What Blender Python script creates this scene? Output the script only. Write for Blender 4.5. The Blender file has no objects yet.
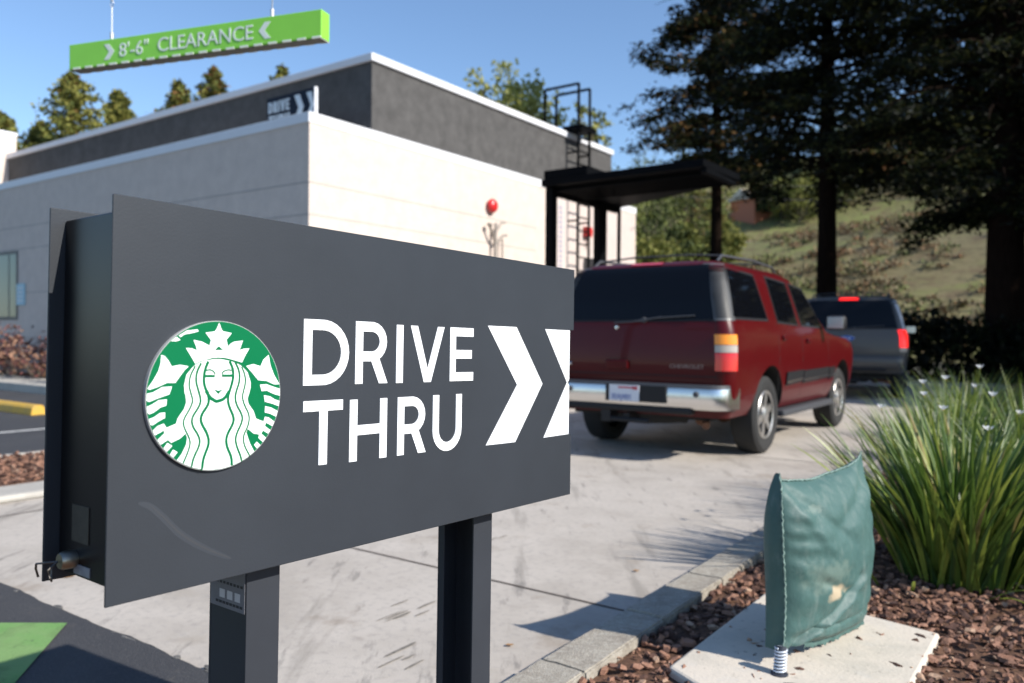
import bpy, bmesh, math, random
from math import sin, cos, pi, radians, sqrt, atan2
from mathutils import Vector, Matrix, noise
scene = bpy.context.scene
COL = scene.collection
rnd = random.Random(7)

# ---------------------------------------------------------------- helpers
def link(o, parent=None):
    COL.objects.link(o)
    if parent is not None: o.parent = parent
    return o

def tag(o, label=None, cat=None, group=None, kind=None):
    if label: o['label'] = label
    if cat: o['category'] = cat
    if group: o['group'] = group
    if kind: o['kind'] = kind
    return o

def thing(name, label, cat, loc=(0, 0, 0), rz=0, group=None, mat3=None):
    o = bpy.data.objects.new(name, None)
    o.empty_display_size = .2
    COL.objects.link(o)
    if mat3 is not None: o.matrix_world = mat3
    else:
        o.location = loc; o.rotation_euler = (0, 0, rz)
    return tag(o, label, cat, group)

def copy_tree(o, parent=None):
    c = o.copy(); COL.objects.link(c)
    if parent is not None: c.parent = parent
    for ch in [x for x in bpy.data.objects if x.parent == o]:
        copy_tree(ch, c)
    return c

class MB:
    def __init__(s): s.v = []; s.f = []; s.m = []
    def add(s, vs, fs, mi=0):
        b = len(s.v); s.v += [tuple(p) for p in vs]
        for f in fs: s.f.append([b + i for i in f]); s.m.append(mi)
    def box(s, c, d, rot=None, mi=0, top=None):
        hx, hy, hz = d[0] / 2, d[1] / 2, d[2] / 2
        vs = [Vector((x, y, z)) for z in (-hz, hz) for y in (-hy, hy) for x in (-hx, hx)]
        if top is not None:
            for i in range(4, 8): vs[i].x *= top; vs[i].y *= top
        if rot is not None: vs = [rot @ p for p in vs]
        vs = [p + Vector(c) for p in vs]
        s.add(vs, [(0, 2, 3, 1), (4, 5, 7, 6), (0, 1, 5, 4), (2, 6, 7, 3), (0, 4, 6, 2), (1, 3, 7, 5)], mi)
    def bx(s, x0, x1, y0, y1, z0, z1, mi=0):
        s.box(((x0 + x1) / 2, (y0 + y1) / 2, (z0 + z1) / 2), (x1 - x0, y1 - y0, z1 - z0), None, mi)
    def tube(s, pts, rad, n=8, mi=0, cap=True):
        pts = [Vector(p) for p in pts]
        if not hasattr(rad, '__len__'): rad = [rad] * len(pts)
        rings = []; up = Vector((0, 0, 1))
        for i, p in enumerate(pts):
            a = pts[max(i - 1, 0)]; b = pts[min(i + 1, len(pts) - 1)]
            t = (b - a).normalized()
            u = t.cross(up if abs(t.z) < .95 else Vector((1, 0, 0))).normalized(); w = t.cross(u)
            rings.append([p + (u * cos(2 * pi * k / n) + w * sin(2 * pi * k / n)) * rad[i] for k in range(n)])
        vs = [q for r in rings for q in r]
        fs = [(i * n + k, i * n + (k + 1) % n, (i + 1) * n + (k + 1) % n, (i + 1) * n + k) for i in range(len(pts) - 1) for k in range(n)]
        if cap:
            fs.append(tuple(range(n))[::-1]); fs.append(tuple((len(pts) - 1) * n + k for k in range(n)))
        s.add(vs, fs, mi)
    def lathe(s, prof, c, n=24, mi=0, axis='Y', sgn=1):
        # prof: (axial, radius)
        vs = []
        for a, r in prof:
            for k in range(n):
                t = 2 * pi * k / n
                if axis == 'Y': vs.append((c[0] + r * cos(t), c[1] + a * sgn, c[2] + r * sin(t)))
                elif axis == 'Z': vs.append((c[0] + r * cos(t), c[1] + r * sin(t), c[2] + a))
                else: vs.append((c[0] + a * sgn, c[1] + r * cos(t), c[2] + r * sin(t)))
        fs = [(i * n + k, i * n + (k + 1) % n, (i + 1) * n + (k + 1) % n, (i + 1) * n + k) for i in range(len(prof) - 1) for k in range(n)]
        s.add(vs, fs, mi)
    def prism(s, poly, fn, h0, h1, mi=0):
        """poly 2D, fn(a,b,h)->3D"""
        n = len(poly)
        vs = [fn(a, b, h0) for a, b in poly] + [fn(a, b, h1) for a, b in poly]
        fs = [tuple(range(n)), tuple(range(n, 2 * n))] + [(i, (i + 1) % n, n + (i + 1) % n, n + i) for i in range(n)]
        s.add(vs, fs, mi)
    def ribbon(s, pts, w, fn, h0, h1, mi=0):
        """2D polyline of width w extruded"""
        P = [Vector(p) for p in pts]; L = []; R = []
        for i, p in enumerate(P):
            d0 = (p - P[i - 1]).normalized() if i else None
            d1 = (P[i + 1] - p).normalized() if i < len(P) - 1 else None
            if d0 is None: d = d1; k = 1
            elif d1 is None: d = d0; k = 1
            else:
                d = (d0 + d1).normalized(); k = 1 / max(.45, d.dot(d0))
            nn = Vector((-d.y, d.x)) * (w / 2 * k)
            L.append(p + nn); R.append(p - nn)
        n = len(P)
        vs = [fn(q.x, q.y, h1) for q in L] + [fn(q.x, q.y, h1) for q in R] + [fn(q.x, q.y, h0) for q in L] + [fn(q.x, q.y, h0) for q in R]
        fs = []
        for i in range(n - 1):
            fs += [(i, i + 1, n + i + 1, n + i), (2 * n + i, 2 * n + i + 1, i + 1, i), (n + i, n + i + 1, 3 * n + i + 1, 3 * n + i)]
        fs += [(0, n, 3 * n, 2 * n), (n - 1, 3 * n - 1, 4 * n - 1, 2 * n - 1)]
        s.add(vs, fs, mi)
    def mesh(s, name, mats, smooth=None, recalc=True, weld=False):
        me = bpy.data.meshes.new(name)
        me.from_pydata(s.v, [], s.f)
        for m in mats: me.materials.append(m)
        me.polygons.foreach_set('material_index', s.m)
        if recalc:
            bm = bmesh.new(); bm.from_mesh(me)
            big = [f for f in bm.faces if len(f.verts) > 4]
            if big: bmesh.ops.triangulate(bm, faces=big)
            if weld: bmesh.ops.remove_doubles(bm, verts=bm.verts, dist=.00005)
            bmesh.ops.recalc_face_normals(bm, faces=bm.faces)
            bm.to_mesh(me); bm.free()
        if smooth is not None:
            me.polygons.foreach_set('use_smooth', [True] * len(me.polygons))
            me.set_sharp_from_angle(angle=radians(smooth))
        me.update()
        return me
    def build(s, name, mats, parent=None, smooth=None, bevel=0, label=None, recalc=True):
        if not isinstance(mats, (list, tuple)): mats = [mats]
        o = bpy.data.objects.new(name, s.mesh(name, mats, smooth, recalc))
        link(o, parent)
        if bevel:
            b = o.modifiers.new('b', 'BEVEL'); b.width = bevel; b.segments = 2; b.limit_method = 'ANGLE'; b.angle_limit = radians(40)
        if label: o['label'] = label
        return o

# ---------------------------------------------------------------- materials
MATS = {}
def mat(name, col, rough=.6, metal=0, var=0, vs=4, col2=None, bump=0, bs=60, spec=.5, coat=0, emit=None, thr=None, stretch=None, detail=6, trans=0):
    if name in MATS: return MATS[name]
    m = bpy.data.materials.new(name); m.use_nodes = True; nt = m.node_tree
    b = nt.nodes['Principled BSDF']
    b.inputs['Base Color'].default_value = (*col, 1); b.inputs['Roughness'].default_value = rough
    b.inputs['Metallic'].default_value = metal; b.inputs['Specular IOR Level'].default_value = spec
    b.inputs['Coat Weight'].default_value = coat; b.inputs['Coat Roughness'].default_value = .04
    if emit: b.inputs['Emission Color'].default_value = (*emit[0], 1); b.inputs['Emission Strength'].default_value = emit[1]
    tc = nt.nodes.new('ShaderNodeTexCoord'); src = tc.outputs['Object']
    if stretch:
        mp = nt.nodes.new('ShaderNodeMapping'); mp.inputs['Scale'].default_value = stretch
        nt.links.new(src, mp.inputs[0]); src = mp.outputs[0]
    if var or col2:
        n = nt.nodes.new('ShaderNodeTexNoise'); n.inputs['Scale'].default_value = vs; n.inputs['Detail'].default_value = detail
        n.inputs['Roughness'].default_value = .65
        nt.links.new(src, n.inputs['Vector'])
        r = nt.nodes.new('ShaderNodeValToRGB')
        c2 = col2 or tuple(min(1, c * (1 + var)) for c in col); c1 = col if col2 else tuple(c * (1 - var) for c in col)
        t = thr or (.3, .7)
        r.color_ramp.elements[0].position = t[0]; r.color_ramp.elements[1].position = t[1]
        r.color_ramp.elements[0].color = (*c1, 1); r.color_ramp.elements[1].color = (*c2, 1)
        nt.links.new(n.outputs[0], r.inputs[0]); nt.links.new(r.outputs[0], b.inputs['Base Color'])
    if bump:
        n = nt.nodes.new('ShaderNodeTexNoise'); n.inputs['Scale'].default_value = bs; n.inputs['Detail'].default_value = 5
        nt.links.new(src, n.inputs['Vector'])
        bp = nt.nodes.new('ShaderNodeBump'); bp.inputs['Strength'].default_value = min(1, bump); bp.inputs['Distance'].default_value = .01 * max(1, bump)
        nt.links.new(n.outputs[0], bp.inputs['Height']); nt.links.new(bp.outputs[0], b.inputs['Normal'])
    if trans:
        out = nt.nodes['Material Output']; tr = nt.nodes.new('ShaderNodeBsdfTranslucent'); mx = nt.nodes.new('ShaderNodeMixShader')
        mx.inputs[0].default_value = trans
        tr.inputs[0].default_value = (*[min(1, c * 1.4) for c in col], 1)
        nt.links.new(b.outputs[0], mx.inputs[1]); nt.links.new(tr.outputs[0], mx.inputs[2]); nt.links.new(mx.outputs[0], out.inputs[0])
    MATS[name] = m
    return m

def ground_mat(name, base, layers, rough=.85, bump=.3, bs=90):
    """base colour with a stack of (scale, lo, hi, colour, strength, stretch) noise layers"""
    if name in MATS: return MATS[name]
    m = bpy.data.materials.new(name); m.use_nodes = True; nt = m.node_tree; b = nt.nodes['Principled BSDF']
    b.inputs['Roughness'].default_value = rough; b.inputs['Specular IOR Level'].default_value = .3
    tc = nt.nodes.new('ShaderNodeTexCoord'); cur = None
    rgb = nt.nodes.new('ShaderNodeRGB'); rgb.outputs[0].default_value = (*base, 1); cur = rgb.outputs[0]
    for sc, lo, hi, c, st, stretch in layers:
        mp = nt.nodes.new('ShaderNodeMapping'); mp.inputs['Scale'].default_value = stretch or (1, 1, 1)
        mp.inputs['Rotation'].default_value = (0, 0, radians(35.4) if stretch else sc)
        mp.inputs['Location'].default_value = (sc, sc * .7, 0)
        nt.links.new(tc.outputs['Object'], mp.inputs[0])
        n = nt.nodes.new('ShaderNodeTexNoise'); n.inputs['Scale'].default_value = sc; n.inputs['Detail'].default_value = 8; n.inputs['Roughness'].default_value = .62
        nt.links.new(mp.outputs[0], n.inputs['Vector'])
        mr = nt.nodes.new('ShaderNodeMapRange'); mr.inputs[1].default_value = lo; mr.inputs[2].default_value = hi; mr.inputs[4].default_value = st
        nt.links.new(n.outputs[0], mr.inputs[0])
        mx = nt.nodes.new('ShaderNodeMix'); mx.data_type = 'RGBA'
        nt.links.new(mr.outputs[0], mx.inputs[0]); nt.links.new(cur, mx.inputs[6]); mx.inputs[7].default_value = (*c, 1)
        cur = mx.outputs[2]
    nt.links.new(cur, b.inputs['Base Color'])
    n = nt.nodes.new('ShaderNodeTexNoise'); n.inputs['Scale'].default_value = bs; n.inputs['Detail'].default_value = 6
    nt.links.new(tc.outputs['Object'], n.inputs['Vector'])
    bp = nt.nodes.new('ShaderNodeBump'); bp.inputs['Strength'].default_value = bump; bp.inputs['Distance'].default_value = .006
    nt.links.new(n.outputs[0], bp.inputs['Height']); nt.links.new(bp.outputs[0], b.inputs['Normal'])
    MATS[name] = m
    return m

M_panel = mat('panel_grey', (.027, .0315, .039), .45, var=.14, vs=2.2, bump=.03, bs=300, spec=.35)
M_black = mat('black_metal', (.005, .005, .006), .34, var=.2, vs=6, spec=.25)
M_post = mat('post_grey', (.030, .034, .042), .45, var=.08, vs=8, spec=.35)
M_white = mat('sign_white', (.82, .84, .86), .4)
M_offwhite = mat('emblem_white', (.8, .83, .82), .35)
M_green = mat('emblem_green', (.0, .135, .048), .45, spec=.15)
M_rim = mat('emblem_edge', (.42, .42, .42), .4)
M_steel = mat('steel', (.30, .27, .22), .38, 1)
M_label = mat('label_plate', (.22, .22, .24), .5, var=.3, vs=40)
M_labeldk = mat('label_dark', (.03, .026, .02), .5, var=.4, vs=60)
M_lime = mat('lime_green', (.24, .62, .06), .45, var=.06, vs=3)
M_stucco_w = mat('stucco_white', (.62, .535, .475), .9, col2=(.53, .455, .405), vs=3.5, bump=1.0, bs=22, thr=(.35, .75), spec=.2)
M_stucco_g = mat('stucco_grey', (.085, .083, .082), .9, var=.22, vs=4, spec=.2, bump=.4, bs=40)
M_coping = mat('coping_white', (.66, .67, .70), .5, var=.03, vs=3)
M_siding = mat('siding', (.60, .52, .48), .6, var=.05, vs=2)
M_glass = mat('window_glass', (.05, .09, .08), .06, spec=.8)
M_alu = mat('window_frame', (.04, .04, .045), .5)
M_red = mat('bell_red', (.55, .02, .02), .3, coat=.4)
M_pipe = mat('grey_pipe', (.28, .25, .22), .5, .3)
M_canopy = mat('canopy_black', (.004, .0045, .0055), .55, var=.2, vs=3, spec=.03)
M_signblue = mat('roof_sign_blue', (.006, .012, .026), .6, spec=.15)
M_paleblue = mat('roof_sign_letter', (.60, .66, .70), .6)
M_notice = mat('notice_blue', (.3, .5, .6), .5, var=.3, vs=30)
M_yellow = mat('yellow_paint', (.62, .36, .03), .7, col2=(.45, .3, .08), vs=8, bump=.2)
M_kerbc = ground_mat('kerb_concrete', (.33, .30, .25), [(9, .45, .62, (.23, .20, .165), .8, None), (50, .45, .7, (.48, .45, .39), .6, None), (140, .5, .66, (.16, .14, .12), .6, None)], bump=.7, bs=160)
M_conc = ground_mat('drive_concrete', (.44, .40, .355), [(.9, .45, .62, (.34, .305, .265), .8, None), (3.5, .5, .68, (.49, .445, .395), .5, None), (2.2, .58, .68, (.29, .25, .20), .45, None), (26, .5, .66, (.28, .26, .24), .45, None), (6, .57, .68, (.22, .20, .175), .6, (1, .12, 1)), (11, .60, .68, (.14, .13, .12), .6, (1, .2, 1)), (1.7, .60, .68, (.22, .175, .13), .5, None), (40, .68, .72, (.10, .09, .08), .6, None)], bump=.25, bs=120)
M_conc2 = ground_mat('walk_concrete', (.42, .40, .36), [(2, .45, .6, (.34, .32, .29), .7, None), (20, .5, .7, (.48, .46, .42), .5, None)])
M_pad = ground_mat('pad_concrete', (.58, .52, .44), [(4, .5, .65, (.44, .41, .35), .6, None), (14, .55, .7, (.52, .49, .44), .6, None), (40, .6, .7, (.25, .22, .19), .5, None)], bump=.3)
M_asph = ground_mat('asphalt_surface', (.042, .043, .048), [(1.2, .45, .65, (.06, .06, .063), .7, None), (150, .5, .72, (.12, .12, .12), .6, None), (14, .6, .7, (.085, .08, .075), .6, None)], bump=.6, bs=200)
M_line = ground_mat('line_white', (.6, .6, .58), [(12, .5, .6, (.2, .2, .2), .5, None)])
M_gpaint = ground_mat('green_road_paint', (.14, .29, .085), [(9, .5, .62, (.085, .17, .05), .7, None), (30, .6, .68, (.05, .075, .045), .8, None), (2.5, .5, .62, (.20, .30, .12), .6, None)], bump=.4)
M_soil = ground_mat('bed_soil', (.085, .045, .03), [(18, .4, .6, (.17, .09, .055), .9, None), (60, .5, .65, (.03, .018, .013), .8, None)], bump=1, bs=50)
M_hill = ground_mat('hill_grass', (.17, .185, .06), [(.05, .42, .58, (.17, .135, .07), .9, None), (.16, .48, .6, (.15, .17, .045), .8, None), (.5, .50, .62, (.11, .07, .04), .8, None), (1.3, .5, .6, (.10, .085, .04), .7, None), (2, .5, .65, (.18, .16, .07), .5, None)], bump=1, bs=2)
M_joint = mat('joint_dark', (.07, .055, .045), .9)

TH = radians(35.4)
def nd(n, d, z=0): return Vector((n * cos(TH) + d * sin(TH), -n * sin(TH) + d * cos(TH), z))
RND = Matrix.Rotation(-TH, 4, 'Z')      # local x = N (towards the kerb), local y = D (along the drive lane)
def box_nd(mb, n0, n1, d0, d1, z0, z1, mi=0): mb.bx(n0, n1, d0, d1, z0, z1, mi)

def text_mesh(name, s, size, fn, mats, parent, depth=.002, sx=1.0):
    cu = bpy.data.curves.new(name, 'FONT'); cu.body = s; cu.size = size; cu.extrude = depth; cu.resolution_u = 3
    o = bpy.data.objects.new(name, cu); COL.objects.link(o)
    dg = bpy.context.evaluated_depsgraph_get(); me = bpy.data.meshes.new_from_object(o.evaluated_get(dg))
    bpy.data.objects.remove(o); me.name = name
    for v in me.vertices: v.co = fn(v.co.x * sx, v.co.y, v.co.z)
    me.materials.clear(); me.materials.append(mats)
    return link(bpy.data.objects.new(name, me), parent)

def arc(cx, cy, rx, ry, a0, a1, n=10):
    return [(cx + rx * cos(radians(a0 + (a1 - a0) * i / n)), cy + ry * sin(radians(a0 + (a1 - a0) * i / n))) for i in range(n + 1)]
def glyph(ch, w, h, t):
    """stroke centre-lines inside a w x h box with stroke thickness t, origin bottom left"""
    a = t / 2; W = w - a; Hh = h - a; m = h * .5
    if ch == 'D': return [[(a, 0), (a, h)], [(a, Hh), (w * .42, Hh)] + arc(w * .42, h / 2, W - w * .42, Hh - h / 2, 84, -84, 14) + [(w * .42, a), (a, a)]]
    if ch == 'R':
        y = h * .44; r = (Hh - y) / 2
        return [[(a, 0), (a, h)], [(a, Hh), (w * .5, Hh)] + arc(w * .5, y + r, W - w * .5 - a * .3, r, 84, -84, 10) + [(w * .5, y), (a, y)], ('P', [(w * .40, y + a * .5), (w * .40 + 1.25 * t, y + a * .5), (w, 0), (w - 1.2 * t, 0)])]
    if ch == 'I': return [[(w / 2, 0), (w / 2, h)]]
    if ch == 'V': return [('P', [(0, h), (1.1 * t, h), (w / 2, t * 1.5), (w - 1.1 * t, h), (w, h), (w / 2 + .56 * t, 0), (w / 2 - .56 * t, 0)])]
    if ch == 'E': return [[(a, 0), (a, h)], [(a, Hh), (w, Hh)], [(a, m), (w * .93, m)], [(a, a), (w, a)]]
    if ch == 'T': return [[(0, Hh), (w, Hh)], [(w / 2, Hh), (w / 2, 0)]]
    if ch == 'H': return [[(a, 0), (a, h)], [(w - a, 0), (w - a, h)], [(a, m), (w - a, m)]]
    if ch == 'U': return [[(a, h), (a, w * .5)] + arc(w / 2, w * .5, w / 2 - a, w * .5 - a, 180, 360, 12)[1:] + [(w - a, h)]]
    return []
def stroke_word(mb, letters, fn, t, h0, h1, mi=0):
    """letters: (char, u0, u1, vtop, vbottom); v measured down"""
    k = 0
    for ch, u0, u1, v0, v1 in letters:
        for st in glyph(ch, u1 - u0, v1 - v0, t):
            k += 1
            if st[0] == 'P': mb.prism([(u0 + x, v1 - y) for x, y in st[1]], fn, h0, h1 + (k % 7) * .00012, mi)
            else: mb.ribbon([(u0 + x, v1 - y) for x, y in st], t, fn, h0, h1 + (k % 7) * .00012, mi)

# ---------------------------------------------------------------- vehicles
CHROME = mat('chrome', (.78, .76, .73), .26, 1)
RUBBER = mat('tyre_rubber', (.018, .018, .018), .85, bump=.3, bs=80)
ALLOY = mat('alloy', (.62, .60, .57), .35, .9)
DARKPL = mat('dark_plastic', (.012, .012, .014), .55, spec=.3)
GREYPL = mat('grey_plastic', (.055, .058, .065), .55, spec=.3)
CARGLASS = mat('tinted_glass', (.003, .0035, .005), .04, spec=.28)
AMBER = mat('lamp_amber', (.85, .28, .01), .15, coat=.5)
CLEARL = mat('lamp_clear', (.40, .34, .28), .2, coat=.5)
REDL = mat('lamp_red', (.62, .008, .008), .15, coat=.5)
REDLIT = mat('lamp_red_lit', (.7, .01, .01), .2, emit=((1, .02, .015), 1.0))
UNDER = mat('underbody', (.01, .01, .01), .8)
RUST = mat('rusty_steel', (.16, .07, .035), .7, .2, var=.3, vs=20)
PLATE = mat('plate_white', (.6, .62, .68), .4)
PLATEB = mat('plate_blue', (.05, .1, .35), .5)
PLATER = mat('plate_red', (.5, .04, .05), .5)

class Shell:
    """horizontal slices: (z, x_rear, x_front, half_width, r_rear, r_front)"""
    def __init__(s, sl): s.sl = sl
    def at(s, z):
        sl = s.sl
        if z <= sl[0][0]: return sl[0][1:]
        for a, b in zip(sl, sl[1:]):
            if z <= b[0]:
                t = (z - a[0]) / (b[0] - a[0]); return tuple(a[i] + (b[i] - a[i]) * t for i in range(1, 6))
        return sl[-1][1:]
    def pt(s, z, q, side, off=0):
        """q metres round the rear corner (negative: on the tail), side -1 = right"""
        xr, xf, w, rr, rf = s.at(z); L = rr * pi / 2
        if q < 0: x, y, nx, ny = xr, w - rr + q, -1, 0
        elif q < L: p = q / rr; x, y, nx, ny = xr + rr - rr * cos(p), w - rr + rr * sin(p), -cos(p), sin(p)
        else: x, y, nx, ny = xr + rr + q - L, w, 0, 1
        return Vector((x + nx * off, side * (y + ny * off), z))
    def sidept(s, x, z, side, off=0):
        xr, xf, w, rr, rf = s.at(z)
        return Vector((x, side * (w + off), z))
    def tailpt(s, y, z, off=0):
        xr, xf, w, rr, rf = s.at(z)
        a = abs(y) - (w - rr)
        dx = 0
        if a > 0: a = min(a, rr * .999); dx = rr - sqrt(rr * rr - a * a)
        return Vector((xr + dx - off, y, z))
    def body(s):
        mb = MB(); n = 0; rings = []
        for z, xr, xf, w, rr, rf in s.sl:
            ring = []
            for k in range(9):
                p = k / 8 * pi / 2; ring.append((xr + rr - rr * cos(p), -(w - rr + rr * sin(p)), z))
            for k in range(1, 8): ring.append((xr + rr + (xf - rf - xr - rr) * k / 8, -w, z))
            for k in range(9):
                p = k / 8 * pi / 2; ring.append((xf - rf + rf * sin(p), -(w - rf + rf * cos(p)) if rf <= w else -w * cos(p), z))
            L = ring + [(x, -y, z) for x, y, z in ring[::-1]]
            # front bow
            rings.append(L)
        n = len(rings[0])
        vs = [p for r in rings for p in r]
        fs = [(i * n + k, i * n + (k + 1) % n, (i + 1) * n + (k + 1) % n, (i + 1) * n + k) for i in range(len(rings) - 1) for k in range(n)]
        fs.append(tuple(range(n))); 
        # roof as a grid of quads across
        b = (len(rings) - 1) * n; h = n // 2
        for k in range(h - 1): fs.append((b + k, b + k + 1, b + n - 2 - k, b + n - 1 - k))
        mb.add(vs, fs)
        return mb
    def side_patch(s, quad, side, off, n=8):
        mb = MB(); vs = []
        (x0, z0), (x1, z1), (x2, z2), (x3, z3) = quad  # rear-bottom, front-bottom, front-top, rear-top
        for j in range(n + 1):
            for i in range(n + 1):
                a = i / n; b = j / n
                x = (x0 * (1 - a) + x1 * a) * (1 - b) + (x3 * (1 - a) + x2 * a) * b
                z = (z0 * (1 - a) + z1 * a) * (1 - b) + (z3 * (1 - a) + z2 * a) * b
                vs.append(s.sidept(x, z, side, off))
        mb.add(vs, [(j * (n + 1) + i, j * (n + 1) + i + 1, (j + 1) * (n + 1) + i + 1, (j + 1) * (n + 1) + i) for j in range(n) for i in range(n)])
        return mb
    def corner_patch(s, z0, z1, q0, q1, side, off, n=10, mz=8, q0b=None, q1b=None, inner=None):
        mb = MB(); vs = []
        for j in range(mz + 1):
            t = j / mz; z = z0 + (z1 - z0) * t
            a = q0 + ((q0b if q0b is not None else q0) - q0) * t; b = q1 + ((q1b if q1b is not None else q1) - q1) * t
            for i in range(n + 1): vs.append(s.pt(z, a + (b - a) * i / n, side, off))
        fs = [(j * (n + 1) + i, j * (n + 1) + i + 1, (j + 1) * (n + 1) + i + 1, (j + 1) * (n + 1) + i) for j in range(mz) for i in range(n)]
        if inner is not None:      # give it thickness down to the body
            N = len(vs); W = n + 1
            for j in range(mz + 1):
                t = j / mz; z = z0 + (z1 - z0) * t
                a = q0 + ((q0b if q0b is not None else q0) - q0) * t; b = q1 + ((q1b if q1b is not None else q1) - q1) * t
                for i in range(n + 1): vs.append(s.pt(z, a + (b - a) * i / n, side, inner))
            rim = [j * W for j in range(mz + 1)] + [mz * W + i for i in range(1, W)] + [j * W + n for j in range(mz - 1, -1, -1)] + [i for i in range(n - 1, 0, -1)]
            for k in range(len(rim)):
                a, b = rim[k], rim[(k + 1) % len(rim)]
                fs.append((a, b, b + N, a + N))
        mb.add(vs, fs)
        return mb
    def tail_patch(s, quad, off, n=14, mz=10, mb=None, mi=0):
        mb = mb or MB(); vs = []
        (y0, z0), (y1, z1), (y2, z2), (y3, z3) = quad
        for j in range(mz + 1):
            for i in range(n + 1):
                a = i / n; b = j / mz
                y = (y0 * (1 - a) + y1 * a) * (1 - b) + (y3 * (1 - a) + y2 * a) * b
                z = (z0 * (1 - a) + z1 * a) * (1 - b) + (z3 * (1 - a) + z2 * a) * b
                vs.append(s.tailpt(y, z, off))
        mb.add(vs, [(j * (n + 1) + i, j * (n + 1) + i + 1, (j + 1) * (n + 1) + i + 1, (j + 1) * (n + 1) + i) for j in range(mz) for i in range(n)], mi)
        return mb

def cut_arches(o, centres, r, wheel_w, inner):
    cm = MB()
    for x in centres:
        for sd in (-1, 1):
            cm.lathe([(0, .0), (0, r), (.6, r), (.6, .0)], (x, sd * inner, .40), 40, 1, 'Y', sd)
    cme = cm.mesh('cutter', [UNDER, UNDER], weld=True)
    c = link(bpy.data.objects.new('cutter', cme), o.parent)
    m = o.modifiers.new('bool', 'BOOLEAN'); m.operation = 'DIFFERENCE'; m.object = c; m.solver = 'EXACT'
    bpy.context.view_layer.update()
    dg = bpy.context.evaluated_depsgraph_get()
    me = bpy.data.meshes.new_from_object(o.evaluated_get(dg))
    o.modifiers.clear(); o.data = me
    bpy.data.objects.remove(c)
    for p in me.polygons: p.use_smooth = True
    me.set_sharp_from_angle(angle=radians(38))

def make_wheel(parent, x, side, R=.385, W=.25, yc=.83, spokes=6):
    c = (x, side * yc, R)
    mb = MB(); h = W / 2
    mb.lathe([(-h * .7, R * .62), (-h, R * .72), (-h, R * .9), (-h * .8, R * .985), (-h * .3, R), (h * .3, R), (h * .8, R * .985), (h, R * .9), (h, R * .72), (h * .82, R * .62), (h * .3, R * .60)], c, 48, 0, 'Y', side)
    w = thing_part('wheel', parent)
    w.location = (0, 0, 0)
    mb.build('tyre', RUBBER, w, smooth=35)
    rb = MB()
    r1 = R * .625
    rb.lathe([(h * .86, r1), (h * .80, r1 * .93), (h * .25, r1 * .9), (h * .2, .0)], c, 40, 1, 'Y', side)
    rb.lathe([(h * .87, r1 * 1.0), (h * .93, r1 * .97), (h * .86, r1 * .9)], c, 40, 0, 'Y', side)
    for k in range(spokes):
        a = 2 * pi * k / spokes + .3
        rot = Matrix.Rotation(-a, 3, 'Y')
        p = rot @ Vector((r1 * .52, 0, 0)) + Vector((c[0], c[1] + side * h * .66, c[2]))
        rb.box(p, (r1 * .92, .035, r1 * .3), rot, 0)
    rb.lathe([(h * .6, r1 * .36), (h * .9, r1 * .34), (h * 1.0, r1 * .24), (h * 1.0, 0)], c, 20, 0, 'Y', side)
    rb.build('rim', [ALLOY, DARKPL], w, smooth=35)
    return w
def thing_part(name, parent):
    o = bpy.data.objects.new(name, None); o.empty_display_size = .1; COL.objects.link(o); o.parent = parent; return o

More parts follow.
